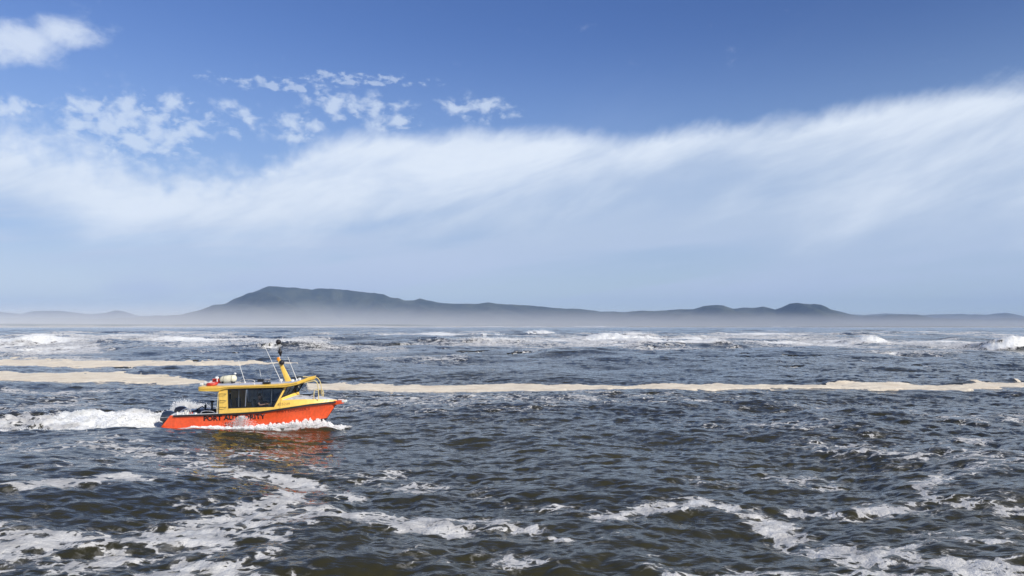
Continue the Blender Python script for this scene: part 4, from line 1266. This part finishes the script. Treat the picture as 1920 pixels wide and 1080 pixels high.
rl = MB(); rl.tube([a, b], 0.018, 8); rl.build('cross_bar', M_rail, boat, smooth=True)
sg = MB(); av, bv = Vector(a), Vector(b)
sg.add([av + Vector((.015, .1, -.03)), bv + Vector((.015, -.1, -.03)), bv + Vector((.015, -.1, -.24)), av + Vector((.015, .1, -.24)), av + Vector((-.015, .1, -.03)), bv + Vector((-.015, -.1, -.03)), bv + Vector((-.015, -.1, -.24)), av + Vector((-.015, .1, -.24))],
       [(0, 1, 2, 3), (7, 6, 5, 4), (0, 4, 5, 1), (1, 5, 6, 2), (2, 6, 7, 3), (3, 7, 4, 0)])
sg.build('rail_board', M_frame, boat, bevel=0.006)

# roof gear ------------------------------------------------------
def RX(px, py, yl): x, z = LP(px, py, yl); return Vector((x, yl, z))
c0 = RX(428.3, 711.5, 0.2)
lr = MB(); lr.lathe((c0.x - 0.42, c0.y, c0.z - .02), [(0.0001, 0), (0.09, 0.0), (0.15, 0.05), (0.185, 0.16), (0.195, 0.40), (0.198, 0.42), (0.198, 0.45), (0.195, 0.47), (0.19, 0.66), (0.15, 0.79), (0.08, 0.84), (0.0001, 0.845)], 24, (1, 0, 0.10))
lro = lr.build('liferaft_canister', M_cream, boat, smooth=True)
for dx_ in (-.25, .25):
    crd = MB()
    crd.prism([(c0.x + dx_ - .03, roof_z(c0.x) - .02), (c0.x + dx_ + .03, roof_z(c0.x) - .02), (c0.x + dx_ + .03, c0.z - .10), (c0.x + dx_ - .03, c0.z - .10)], c0.y - .2, c0.y + .2)
    crd.build('cradle', M_frame, lro)
for dx_ in (-.2, .22):
    sp = MB(); cc = Vector((c0.x + dx_, c0.y, c0.z + dx_ * .1 + .02)); rr_ = 0.203
    sp.tube([cc + Vector((0, math.cos(t) * rr_, math.sin(t) * rr_)) for t in [2 * math.pi * i / 18 for i in range(19)]], 0.008, 5); sp.build('strap', M_frame, lro)
# mushroom satellite dome
q = RX(440.6, 699.5, 0.55)
gd = MB(); gd.tube([(q.x, q.y, roof_z(q.x, q.y) - .02), (q.x, q.y, q.z - .05)], 0.02, 8); gd.lathe((q.x, q.y, q.z - .06), [(0.0001, 0), (0.06, 0), (0.075, 0.03), (0.06, 0.07), (0.0001, 0.085)], 14)
gd.build('satellite_dome', M_white, boat, smooth=True)
# stern light post
q = RX(407.3, 709.5, 0.0)
gd = MB(); gd.tube([(q.x, q.y, roof_z(q.x) - .02), (q.x, q.y, q.z)], 0.025, 8); gd.lathe((q.x - .02, q.y, q.z - .01), [(0.0001, 0), (0.09, 0.0), (0.10, 0.05), (0.06, 0.10), (0.0001, 0.10)], 12)
gd.build('stern_light', M_white, boat, smooth=True)
for (px_, yl_, w_) in ((378, -0.6, .16), (384.5, 0.3, .12), (396, 0.9, .14)):
    x_ = LP(px_, 720, yl_)[0]; gd = MB(); gd.box((x_, yl_, roof_z(x_, yl_) + .05), (w_, .10, .12)); gd.build('deck_fitting', M_white, boat, bevel=0.02)
# low roof rails
for yl_ in (-1.0, 1.0):
    rl = MB(); xa_, xb_ = LP(448, 715, yl_)[0], LP(478, 715, yl_)[0]
    rl.tube(smooth_path([(xa_, yl_, roof_z(xa_, yl_)), (xa_ + .08, yl_, roof_z(xa_) + .13), (xb_ - .08, yl_, roof_z(xb_) + .13), (xb_, yl_, roof_z(xb_, yl_))]), 0.014, 6); rl.build('roof_rail', M_alu, boat, smooth=True)
# whip antennas
for (bpx, bpy_, tpx, tpy, yl_, rb) in ((459.4, 712.5, 446.5, 675.3, 0.15, .014), (528.9, 719.5, 496, 648.5, -0.5, .016), (556.5, 706.5, 539.7, 669.3, 0.65, .016), (491, 707, 487, 693, 0.8, .010)):
    b_ = RX(bpx, bpy_, yl_); t_ = RX(tpx, tpy, yl_); b_.z = min(b_.z, roof_z(b_.x, yl_) + .04)
    am = MB(); am.tube([b_, b_.lerp(t_, .15), t_], [rb * 1.3, rb, rb * .65], 7); ao = am.build('whip_antenna', M_white, boat, smooth=True)
    am = MB(); am.lathe((b_.x, b_.y, b_.z - .05), [(0.0001, 0), (0.055, 0), (0.045, 0.05), (0.03, 0.10), (0.0001, 0.11)], 12); am.build('antenna_mount', M_white, ao, smooth=True)
# equipment boxes
x_, = [RX(500, 717, -.85).x]
eb = MB(); eb.box((x_, -.85, roof_z(x_, -.85) + .055), (.36, .26, .10)); eb.build('searchlight_base', M_frame, boat, bevel=0.02)
for dx_ in (-.05, .10):
    sb = MB(); sb.tube([(x_ + dx_, -.85, roof_z(x_) + .09), (x_ + dx_, -.85, roof_z(x_) + .16)], 0.02, 6); sb.lathe((x_ + dx_ - .05, -.85, roof_z(x_) + .20), [(0.0001, 0), (0.035, 0), (0.055, 0.05), (0.06, 0.12), (0.0001, 0.12)], 12, (1, 0, 0)); sb.build('spotlight', M_alu, boat, smooth=True)
x_ = RX(489, 708, .8).x
eb = MB(); eb.box((x_, .8, roof_z(x_, .8) + .09), (.30, .2, .16)); eb.build('equipment_box', M_frame, boat, bevel=0.02)
for (px_, yl_) in ((521, 0.5), (527.5, 0.75), (549, -.25), (562, .3)):
    x_ = LP(px_, 712, yl_)[0]; gd = MB(); gd.box((x_, yl_, rzt(x_) + .085), (.13, .13, .13)); gd.build('deck_fitting', M_white, boat, bevel=0.03)
# mast -----------------------------------------------------------
mb_, mt_ = RX(541.5, 716, 0), RX(523.3, 674.5, 0)
mo = MB(); d = (mt_ - mb_).normalized(); sdv = Vector((d.z, 0, -d.x))
vs = []
for t, w_ in ((0, .135), (.25, .115), (.7, .085), (1, .070)):
    p = mb_.lerp(mt_, t)
    vs += [p - sdv * w_ + Vector((0, -w_ * .8, 0)), p + sdv * w_ + Vector((0, -w_ * .8, 0)), p + sdv * w_ + Vector((0, w_ * .8, 0)), p - sdv * w_ + Vector((0, w_ * .8, 0))]
mo.add(vs, [(i * 4 + j, i * 4 + (j + 1) % 4, (i + 1) * 4 + (j + 1) % 4, (i + 1) * 4 + j) for i in range(3) for j in range(4)] + [(3, 2, 1, 0), (12, 13, 14, 15)])
mast = mo.build('mast', M_yellow, boat, bevel=0.02)
ll = MB(); ll.lathe((mt_.x - .04, 0, mt_.z - .04), [(0.0001, 0), (0.085, 0), (0.09, 0.05), (0.085, 0.14), (0.05, 0.17), (0.0001, 0.17)], 14); ll.build('mast_light', M_lamp, mast, smooth=True)
pt = RX(521.8, 637, 0)
pb = mt_ + Vector((.04, 0, .06))
po = MB(); po.tube([pb, (RX(524.6, 670, 0)), pt], [.018, .014, .010], 7); po.build('signal_halyard', M_white, mast, smooth=True)
for nm, px_, py_ in (('signal_ball', 522.1, 641.2), ('signal_ball', 528.4, 679.6)):
    q = RX(px_, py_, -.12 if py_ > 660 else 0); s_ = MB(); s_.ball(q, 0.132, n=20, m=14)
    s_.build(nm, M_text, mast, smooth=True)
q = RX(525.3, 659.8, 0)
s_ = MB(); s_.lathe((q.x, q.y, q.z), [(0.0001, -.245), (0.012, -.235), (0.118, 0.0), (0.012, .235), (0.0001, .245)], 16, (-.12, 0, 1)); s_.build('signal_diamond', M_text, mast)

# stern gear -----------------------------------------------------
def outboard(yl, pxl, pxr, pyt, pyb, mcol):
    o = empty('outboard_engine'); o.parent = boat
    x0, zt = LP(pxl, pyt, yl); x1, zb = LP(pxr, pyb, yl)
    c = MB(); L = x1 - x0; Hh_ = zt - zb; vs = []
    prof = [(0, .35, .12, .55), (.04, .14, .50, .9), (.16, .05, .88, 1), (.40, 0, 1.0, 1), (.68, 0, .97, 1), (.90, 0, .80, .9), (1.0, .05, .58, .66)]
    K = 14
    for (fx, zl, zh, wy) in prof:
        for j in range(K):
            t = 2 * math.pi * j / K
            cy_, sz_ = math.cos(t), math.sin(t)
            e = 0.55
            py2 = math.copysign(abs(cy_) ** e, cy_) * .235 * wy; pz2 = math.copysign(abs(sz_) ** e, sz_)
            z = zb + Hh_ * ((zl + zh) / 2 + (zh - zl) / 2 * pz2)
            vs.append((x0 + L * fx, yl + py2, z))
    n_ = len(prof)
    c.add(vs, [(i * K + j, i * K + (j + 1) % K, (i + 1) * K + (j + 1) % K, (i + 1) * K + j) for i in range(n_ - 1) for j in range(K)] + [tuple(range(K))[::-1], tuple((n_ - 1) * K + j for j in range(K))])
    c.build('cowl', mcol, o, smooth=True)
    m_ = MB(); m_.prism([(x0 + L * .12, zb + .08), (x0 + L * .75, zb + .08), (x0 + L * .62, zb - .35), (x0 + L * .55, -.45), (x0 + L * .20, -.45), (x0 + L * .16, zb - .2)], yl - .09, yl + .09)
    m_.build('midsection', mcol, o, bevel=0.02)
    m_ = MB(); m_.prism([(x0 + L * .6, zb + .05), (0.35, zb + .02), (0.25, .10), (x0 + L * .6, .0)], yl - .14, yl + .14); m_.build('bracket', M_frame, o)
    m_ = MB(); m_.prism([(x0 + L * .04, zb + Hh_ * .42), (x0 + L * .95, zb + Hh_ * .50), (x0 + L * .95, zb + Hh_ * .54), (x0 + L * .04, zb + Hh_ * .46)], yl - .243, yl - .236); m_.build('cowl_stripe', M_alu, o)
    return o
outboard(-0.55, 302.8, 329.5, 769.6, 792, M_cowl)
outboard(0.55, 327.0, 352.5, 761.2, 783, M_cowl2)
# slanted aluminium frame over the engine well
for yl_ in (-0.95, 0.2):
    fm = MB(); P = [RX(335.5, 777.3, yl_), RX(339.5, 770.5, yl_), RX(352.5, 764.8, yl_), RX(357, 768, yl_), RX(359, 777, yl_)]
    P = [Vector((p.x + (0.0), yl_, p.z + (yl_ + .95) * 0.0)) for p in P]
    fm.tube(smooth_path(P, 1), 0.028, 8); fm.tube([P[1].lerp(P[2], .5), P[1].lerp(P[2], .5) - Vector((0, 0, .25))], 0.02, 6); fm.tube([P[2], P[2] - Vector((0, 0, .32))], 0.02, 6)
    fm.build('engine_guard', M_alu, boat, smooth=True)
gpn = MB(); P = [RX(345, 770.6, -.93), RX(353, 767.2, -.93), RX(355.5, 775.8, -.93), RX(342, 776.3, -.93)]
gpn.prism([(p.x, p.z) for p in P], -.93, -.90); gpn.build('guard_plate', M_white, boat)
for px_ in (332.6, 343.2, 351):
    q = RX(px_, 776.5, -1.25); bo = MB(); bo.tube([(q.x, -1.25, zs(q.x)), (q.x, -1.25, zs(q.x) + (.16 if px_ < 335 else .13))], 0.032, 8); bo.tube([(q.x - .05, -1.25, zs(q.x) + .10), (q.x + .05, -1.25, zs(q.x) + .10)], 0.018, 6); bo.build('mooring_bitt', M_white, boat, smooth=True)
rl = MB(); rl.tube(smooth_path([RX(376, 776, -1.22), RX(378.8, 770.3, -1.22), RX(399, 770.6, -1.22), RX(404.5, 775.8, -1.22)], 2), 0.020, 8); rl.build('hand_hoop', M_alu, boat, smooth=True)
q = RX(408.3, 772, -1.2); bo = MB(); bo.box((q.x, -1.2, q.z), (.09, .09, .22)); bo.build('white_post', M_white, boat, bevel=0.015)

# writing --------------------------------------------------------
def lettering(name, body, x0, x1, zline, hgt, mat, off, bold=0.0, on_cabin=False):
    """flat letters laid on the starboard side between local x0 and x1; zline(x) is the foot of the text"""
    cu = bpy.data.curves.new(name, 'FONT'); cu.body = body; cu.size = 1.0; cu.offset = bold; cu.resolution_u = 3
    to = bpy.data.objects.new(name, cu); COL.objects.link(to)
    dg = bpy.context.evaluated_depsgraph_get(); dg.update()
    me = bpy.data.meshes.new_from_object(to.evaluated_get(dg))
    bpy.data.objects.remove(to)
    bm = bmesh.new(); bm.from_mesh(me)
    bmesh.ops.triangulate(bm, faces=bm.faces)
    mnx = min(v.co.x for v in bm.verts); mxx = max(v.co.x for v in bm.verts); mny = min(v.co.y for v in bm.verts); mxy = max(v.co.y for v in bm.verts)
    for v in bm.verts:
        x = x0 + (x1 - x0) * (v.co.x - mnx) / (mxx - mnx)
        z = zline(x) + hgt * (v.co.y - mny) / (mxy - mny)
        y = -(cw(x, z) if on_cabin else hull_y(x, z)) - off
        v.co = (x, y, z)
    r = bmesh.ops.extrude_face_region(bm, geom=bm.faces[:])
    for e in r['geom']:
        if isinstance(e, bmesh.types.BMVert): e.co.y += -0.003
    bm.to_mesh(me); bm.free(); me.materials.clear()
    return link(name, me, mat, boat)
xa_, za_ = LP(381.6, 789.6, -1.38); xb_, zb_ = LP(497.3, 785.6, -1.38)
lin = lambda x: za_ + (zb_ - za_) * (x - xa_) / (xb_ - xa_)
lettering('lettering', 'PORT AUTHORITY', xa_, xb_, lin, 0.245, M_text, 0.004, 0.040)
xc_, zc1 = LP(421.5, 798.6, -1.36); xd_, _ = LP(438.5, 798, -1.36)
lettering('lettering', 'SIG', xc_, xd_, lambda x: zc1 + (x - xc_) * .035, 0.17, M_text2, 0.004, 0.02)
xe_, ze_ = LP(519.5, 775.4, -1.38)
for _ in range(3): xe_, ze_ = LP(519.5, 775.4, -hull_y(xe_, ze_))
xf_, zf_ = LP(580.5, 768.4, -1.0)
for _ in range(4): xf_, zf_ = LP(580.5, 768.4, -hull_y(xf_, zf_))
lettering('lettering', 'PORT EXPLORER II', xe_, xf_, lambda x: ze_ + (zf_ - ze_) * (x - xe_) / (xf_ - xe_), 0.115, M_text2, 0.004, 0.0)
xg, zg = CP(520.4, 760.2); xh, zh = CP(544.3, 759.0)
lettering('lettering', '425209', xg, xh, lambda x: zg + (zh - zg) * (x - xg) / (xh - xg), 0.125, M_text3, 0.012, 0.0, on_cabin=False)
# the number sits on the yellow strake: follow that surface
num = bpy.data.objects[[o.name for o in boat.children if o.name.startswith('lettering')][-1]]
for v in num.data.vertices:
    x, z = v.co.x, v.co.z
    t = min(1, max(0, (z - zs(x)) / max(0.05, zst(x) - zs(x))))
    yy_s = (bs(x) - .03) * (1 - t) + (bs(x) - .085) * t
    v.co.y = -(max(cw(x, z), yy_s) if x < FBR[0] + 0.05 else yy_s) - 0.006 - (0.003 if v.co.y < -hull_y(x, z) - 0.0135 else 0)

# loose things aboard ---------------------------------------------
bx, by = SHIP
def torus(c, Rr, r, axis=(0, 0, 1), n=24, k=8):
    m = MB(); ax_ = Vector(axis).normalized(); q = Vector((0, 0, 1)).rotation_difference(ax_)
    m.tube([Vector(c) + q @ Vector((Rr * math.cos(2 * math.pi * i / n), Rr * math.sin(2 * math.pi * i / n), 0)) for i in range(n + 1)], r, k, cap=False)
    return m
q = RX(398, 718.5, -0.75)
root = empty('lifebuoy', (bx + q.x, by - .75, roof_z(q.x, .75) + .07)); tag(root, 'red lifebuoy lying at the aft end of the yellow cabin roof', 'lifebuoy')
torus((0, 0, 0), .22, .075, (-.12, -.15, 1)).build('buoy_ring', M_red, root, smooth=True)
m = MB(); m.tube([(.20 * math.cos(t), .20 * math.sin(t), .07) for t in [2 * math.pi * i / 16 for i in range(17)]], .012, 5); m.build('grab_line', M_white, root, smooth=True)
q = RX(407, 714.5, 0.3)
root = empty('fuel_can', (bx + q.x, by + .3, roof_z(q.x, .3))); tag(root, 'red can lashed beside the cream liferaft canister', 'can')
m = MB(); m.box((0, 0, .13), (.42, .22, .25)); m.build('can_body', M_red, root, bevel=0.03)
m = MB(); m.lathe((.12, 0, .25), [(0.0001, 0), (.03, 0), (.03, .04), (.0001, .04)], 10); m.build('cap', M_frame, root)
# dark gear in the cockpit: two round tubs and a tall hooded bag
fz = FLO + 0.002
for (px_, yl_, r_, h_, lab) in ((386.5, 0.35, .25, .62, 'dark round tub in the cockpit, aft of its pair'), (399.5, -0.15, .27, .70, 'dark round tub in the cockpit, the one against the cabin door')):
    x_ = LP(px_, 772, yl_)[0]
    root = empty('round_tub', (bx + x_, by + yl_, fz)); tag(root, lab, 'tub', 'dark tubs in the cockpit')
    m = MB(); m.lathe((0, 0, 0), [(0.0001, 0), (r_ * .8, 0), (r_ * .97, h_ * .2), (r_, h_ * .55), (r_ * .85, h_ * .82), (r_ * .4, h_ * .97), (0.0001, h_)], 20); m.build('tub_body', M_inside, root, smooth=True)
    m = MB(); m.tube([(math.cos(t) * r_ * 1.01, math.sin(t) * r_ * 1.01, h_ * .55) for t in [2 * math.pi * i / 20 for i in range(21)]], .014, 6); m.build('rim', M_black, root, smooth=True)
x_ = LP(397.5, 760, .45)[0]
root = empty('winch_post', (bx + x_, by + .45, fz)); tag(root, 'black capped post standing among the gear in the cockpit', 'post')
m = MB(); m.tube([(0, 0, 0), (0, 0, .98)], .045, 10); m.build('shaft', M_black, root, smooth=True)
m = MB(); m.lathe((0, 0, .96), [(0.0001, 0), (.10, 0), (.12, .03), (.11, .07), (.0001, .09)], 14); m.build('cap', M_black, root, smooth=True)
x_ = LP(384, 760, .8)[0]
root = empty('davit_arm', (bx + x_, by + .85, fz)); tag(root, 'slim black arm with a lamp head leaning aft in the cockpit', 'davit')
m = MB(); m.tube([(.25, 0, 0), (.2, 0, .45), (-.15, 0, .70), (-.45, 0, .52)], .03, 8); m.build('arm', M_black, root, smooth=True)
m = MB(); m.lathe((.02, 0, .62), [(0.0001, 0), (.05, 0), (.06, .10), (.035, .18), (.0001, .19)], 12); m.build('lamp_head', M_black, root, smooth=True)
x_ = LP(363, 770, -.3)[0]
root = empty('tackle_crate', (bx + x_, by - .3, fz)); tag(root, 'pale crate of tackle by the engine guard in the cockpit', 'crate')
m = MB(); m.box((0, 0, .03), (.5, .4, .04)); 
for sx_ in (-1, 1): m.box((sx_ * .24, 0, .24), (.02, .4, .40)); m.box((0, sx_ * .19, .24), (.5, .02, .40))
m.build('crate_shell', M_white, root, bevel=0.008)
for k_, (dx_, dy_, c_) in enumerate(((-.12, .05, M_red), (.1, -.05, M_alu), (.02, .1, M_inside))):
    m = MB(); m.ball((dx_, dy_, .44), .13, 1, .9, .8, 12, 8); m.build('tackle', c_, root, smooth=True)
x_ = LP(372, 772, .5)[0]
root = empty('gear_bag', (bx + x_, by + .5, fz)); tag(root, 'low black gear bag on the cockpit floor behind the crate', 'bag')
m = MB(); m.ball((0, 0, .22), .24, 1.6, 1, .9, 16, 10); m.build('bag_body', M_black, root, smooth=True)
m = MB(); m.tube(smooth_path([(-.2, 0, .38), (-.1, 0, .52), (.1, 0, .52), (.2, 0, .38)]), .015, 6); m.build('strap', M_navy, root, smooth=True)

# the helmsman ------------------------------------------------------
def skin_body(name, V, E, Rr, mat, parent, levels=2):
    me = bpy.data.meshes.new(name); me.from_pydata([tuple(v) for v in V], E, [])
    o = bpy.data.objects.new(name, me); COL.objects.link(o)
    sk = o.modifiers.new('skin', 'SKIN'); sk.use_smooth_shade = True
    for i, r in enumerate(Rr):
        me.skin_vertices[0].data[i].radius = (r, r) if not isinstance(r, tuple) else r
    me.skin_vertices[0].data[0].use_root = True
    sb = o.modifiers.new('sub', 'SUBSURF'); sb.levels = levels; sb.render_levels = levels
    dg = bpy.context.evaluated_depsgraph_get(); dg.update()
    m2 = bpy.data.meshes.new_from_object(o.evaluated_get(dg)); m2.name = name
    bpy.data.objects.remove(o)
    m2.materials.clear()
    for p_ in m2.polygons: p_.use_smooth = True
    return link(name, m2, mat, parent)

hx, hz0 = 4.55, 0.80            # sits on the starboard helm seat
man = empty('person', (bx + hx, by - 0.55, 0)); tag(man, 'person in dark short sleeved clothes at the helm, one bare arm reaching for the wheel', 'person')
V_ = []; E_ = []; R_ = []
def P_(p, r, parent=None):
    V_.append(p); R_.append(r)
    if parent is not None: E_.append((parent, len(V_) - 1))
    return len(V_) - 1
pel = P_((0, 0, .90), .14); wa = P_((.01, 0, 1.02), .125, pel); ch = P_((.03, 0, 1.22), .15, wa); nk = P_((.05, 0, 1.40), .06, ch); hd = P_((.07, 0, 1.49), .085, nk); hd2 = P_((.07, 0, 1.60), .082, hd)
hands = []
for sgn in (-1, 1):
    sh = P_((.03, sgn * .17, 1.335), .062, ch)
    if sgn < 0: elb = (.16, -.27, 1.10); wr = (.44, -.12, 1.14)
    else: elb = (.10, .27, 1.08); wr = (.42, .12, 1.20)
    e_ = P_(elb, .043, sh); w_ = P_(wr, .028, e_)
    dv = (Vector(wr) - Vector(elb)).normalized()
    pm = P_(tuple(Vector(wr) + dv * .06), .03, w_)
    for k_, ln in zip((-1.5, -.5, .5, 1.5), (.055, .065, .062, .048)):
        b0 = Vector(wr) + dv * .095 + Vector((0, k_ * .018, 0)); a_ = P_(tuple(b0), .010, pm); b_ = P_(tuple(b0 + dv * ln * .6 + Vector((0, 0, -.02))), .009, a_); P_(tuple(b0 + dv * ln * .7 + Vector((0, 0, -.05))), .008, b_)
    th = P_(tuple(Vector(wr) + dv * .05 + Vector((0, -sgn * .035, .012))), .011, pm); P_(tuple(Vector(wr) + dv * .09 + Vector((0, -sgn * .05, .0))), .009, th)
    hp = P_((.02, sgn * .10, .88), .09, pel); kn = P_((.40, sgn * .13, .86), .065, hp); an = P_((.42, sgn * .13, .42), .042, kn); P_((.55, sgn * .13, .32), .035, an)
body = skin_body('body', V_, E_, R_, M_skin, man)
V_ = []; E_ = []; R_ = []
pel = P_((0, 0, .92), .155); wa = P_((.01, 0, 1.02), .148, pel); ch = P_((.03, 0, 1.22), .17, wa); P_((.045, 0, 1.36), .085, ch)
for sgn in (-1, 1):
    sh = P_((.03, sgn * .18, 1.335), .082, ch); elb = Vector((.16, -.27, 1.10)) if sgn < 0 else Vector((.10, .27, 1.08)); P_(tuple(Vector((.03, sgn * .18, 1.335)).lerp(elb, .62)), .064, sh)
skin_body('shirt', V_, E_, R_, M_navy, man)
V_ = []; E_ = []; R_ = []
pel = P_((0, 0, .89), .155)
for sgn in (-1, 1):
    hp = P_((.02, sgn * .10, .88), .10, pel); kn = P_((.40, sgn * .13, .86), .080, hp); an = P_((.42, sgn * .13, .44), .056, kn)
skin_body('trousers', V_, E_, R_, M_navy, man)
m = MB(); m.ball((.055, 0, 1.60), .102, 1.05, .92, .92, 16, 10); ho = m.build('hair', M_hair, man, smooth=True)
m = MB(); m.ball((.165, 0, 1.545), .018, 1.1, .8, 1.5, 8, 6); m.build('nose', M_skin, man, smooth=True)
for sgn in (-1, 1):
    m = MB(); m.ball((.07, sgn * .083, 1.545), .022, .6, .4, 1.2, 8, 6); m.build('ear', M_skin, man, smooth=True)
    m = MB(); m.ball((.145, sgn * .032, 1.568), .013, .6, 1, .7, 8, 6); m.build('eye', M_hair, man, smooth=True)
m = MB(); m.box((.150, 0, 1.498), (.012, .045, .008)); m.build('mouth', M_red, man)
# ------------------------------------------------------------------ spray thrown up by the boat and the breakers
fm_, g, out = mat_new('white_water')
p = principled(g, out, Base_Color=(0.88, 0.88, 0.87), Roughness=0.6, Specular_IOR_Level=0.3)
OCT = np.array([(1, 0, 0), (-1, 0, 0), (0, 1, 0), (0, -1, 0), (0, 0, 1), (0, 0, -1)], float)
OF = np.array([(0, 2, 4), (2, 1, 4), (1, 3, 4), (3, 0, 4), (2, 0, 5), (1, 2, 5), (3, 1, 5), (0, 3, 5)])


def drops(name, P, S, label):
    P = np.asarray(P); S = np.asarray(S); n = len(P)
    st = 1 + 0.6 * rng.random((n, 1, 3))
    V = (OCT[None] * st * S[:, None, None] + P[:, None, :]).reshape(-1, 3)
    Fq = (OF[None] + (np.arange(n) * 6)[:, None, None]).reshape(-1, 3)
    o = link(name, np_mesh(name, V, Fq), fm_)
    return tag(o, label, kind='stuff')


def wz(x, y):
    h, *_ = sea(np.asarray(x, float), np.asarray(y, float)); return h


# sheet of white water along the near side of the hull
pts = []; siz = []
N = 34000
t = rng.random(N)
X = -9.15 - 6.6 * t ** 0.9
hb = np.array([hull_y(min(8.2, x - SHIP[0]), .25) for x in X])
yh = SHIP[1] - hb
prof = np.interp(X, [-15.8, -15.2, -13.8, -12.5, -11.5, -10.7, -10.0, -9.5, -9.1], [0.02, .10, .20, .20, .30, .44, .42, .28, .08])
lum = 0.55 + 0.45 * np.abs(np.sin(X * 5.1 + 1.3 * np.sin(X * 11))) + 0.25 * rng.random(N)
zz = prof * lum * (rng.random(N) ** 0.75)
out_ = np.abs(rng.normal(size=N)) * 0.20 + 0.02
Y = yh - out_
zz = zz * np.clip(1.15 - out_ * 1.2, 0.1, 1)
base = wz(X, Y)
pts.append(np.stack([X, Y, np.maximum(base, -0.08) + zz], 1)); siz.append(0.006 + 0.017 * rng.random(N) ** 2.5)
# small spout in front of the lettering
N = 2600
r = rng.random(N); X = LP(455, 790, -1.4)[0] + SHIP[0] + rng.normal(size=N) * (0.07 + 0.42 * (1 - r)); Y = SHIP[1] - 1.44 - np.abs(rng.normal(size=N)) * .10
pts.append(np.stack([X, Y, 0.10 + 0.55 * r], 1)); siz.append(0.0035 + 0.006 * rng.random(N))
# fan thrown forward and out of the stem
N = 5200
a = rng.random(N); X = -9.75 + 1.25 * a ** 1.3; Y = 38.4 - 0.25 - rng.random(N) * 0.9 * (1 - a * .5)
pts.append(np.stack([X, Y, wz(X, Y) + (0.25 * (1 - a) + .05) * rng.random(N) ** 1.4], 1)); siz.append(0.005 + 0.009 * rng.random(N))
drops('bow_spray', np.concatenate(pts), np.concatenate(siz), 'white spray thrown along the near side of the orange hull')

# churned wash astern
pts = []; siz = []
N = 20000
X = -17.9 - rng.gamma(1.4, 1.0, N); Y = 38.5 + rng.normal(size=N) * 0.95
base = wz(X, Y)
up = rng.gamma(1.0, 0.030, N) * np.exp(-(X + 18) ** 2 / 90)
pts.append(np.stack([X, Y, base + up], 1)); siz.append(0.006 + 0.016 * rng.random(N) ** 2.5)
N = 14000
t = rng.random(N); X = -18.9 + 2.6 * t; Y = 41.1 - (X + 17.5) * .22 + rng.normal(size=N) * .28
base = wz(X, Y); pts.append(np.stack([X, Y, base + rng.gamma(1.1, .06, N)], 1)); siz.append(0.006 + 0.014 * rng.random(N) ** 2.5)
N = 3500
X = -18.0 - rng.random(N) ** 1.6 * 9; Y = edge_near(X) + .35 + rng.normal(size=N) * .30
base = wz(X, Y); pts.append(np.stack([X, Y, base + rng.gamma(.9, .03, N)], 1)); siz.append(0.005 + 0.010 * rng.random(N) ** 2)
drops('wake_spray', np.concatenate(pts), np.concatenate(siz), 'churned white water kicked up behind the outboards')

# spray lifting off the breakers
pts = []; siz = []
for (px, py, hl, bh, wd, tilt, fo_, side_) in BREAK:
    if fo_ < 0.7: continue
    cx, cy = ground(px, py); a = hl / F * cy
    n = int(1100 * min(2.5, hl / 60))
    X = cx + (side_ + rng.normal(size=n) * .42) * a * (0.8 if side_ else 1); Y = cy + wd * 1.1 + X * 0 + (X - cx) * math.tan(R(tilt)) + rng.normal(size=n) * wd * .35 - wd * .1
    base = wz(X, Y); big_ = 2.0 if px == 1910 else 1.0
    pts.append(np.stack([X, Y, base + rng.gamma(1.1, .13 * bh / 1.5 * big_, n)], 1)); siz.append((0.02 + 0.035 * rng.random(n) ** 2) * cy / 180)
drops('breaker_spray', np.concatenate(pts), np.concatenate(siz), 'spray lifting off the breaking waves across the bar')
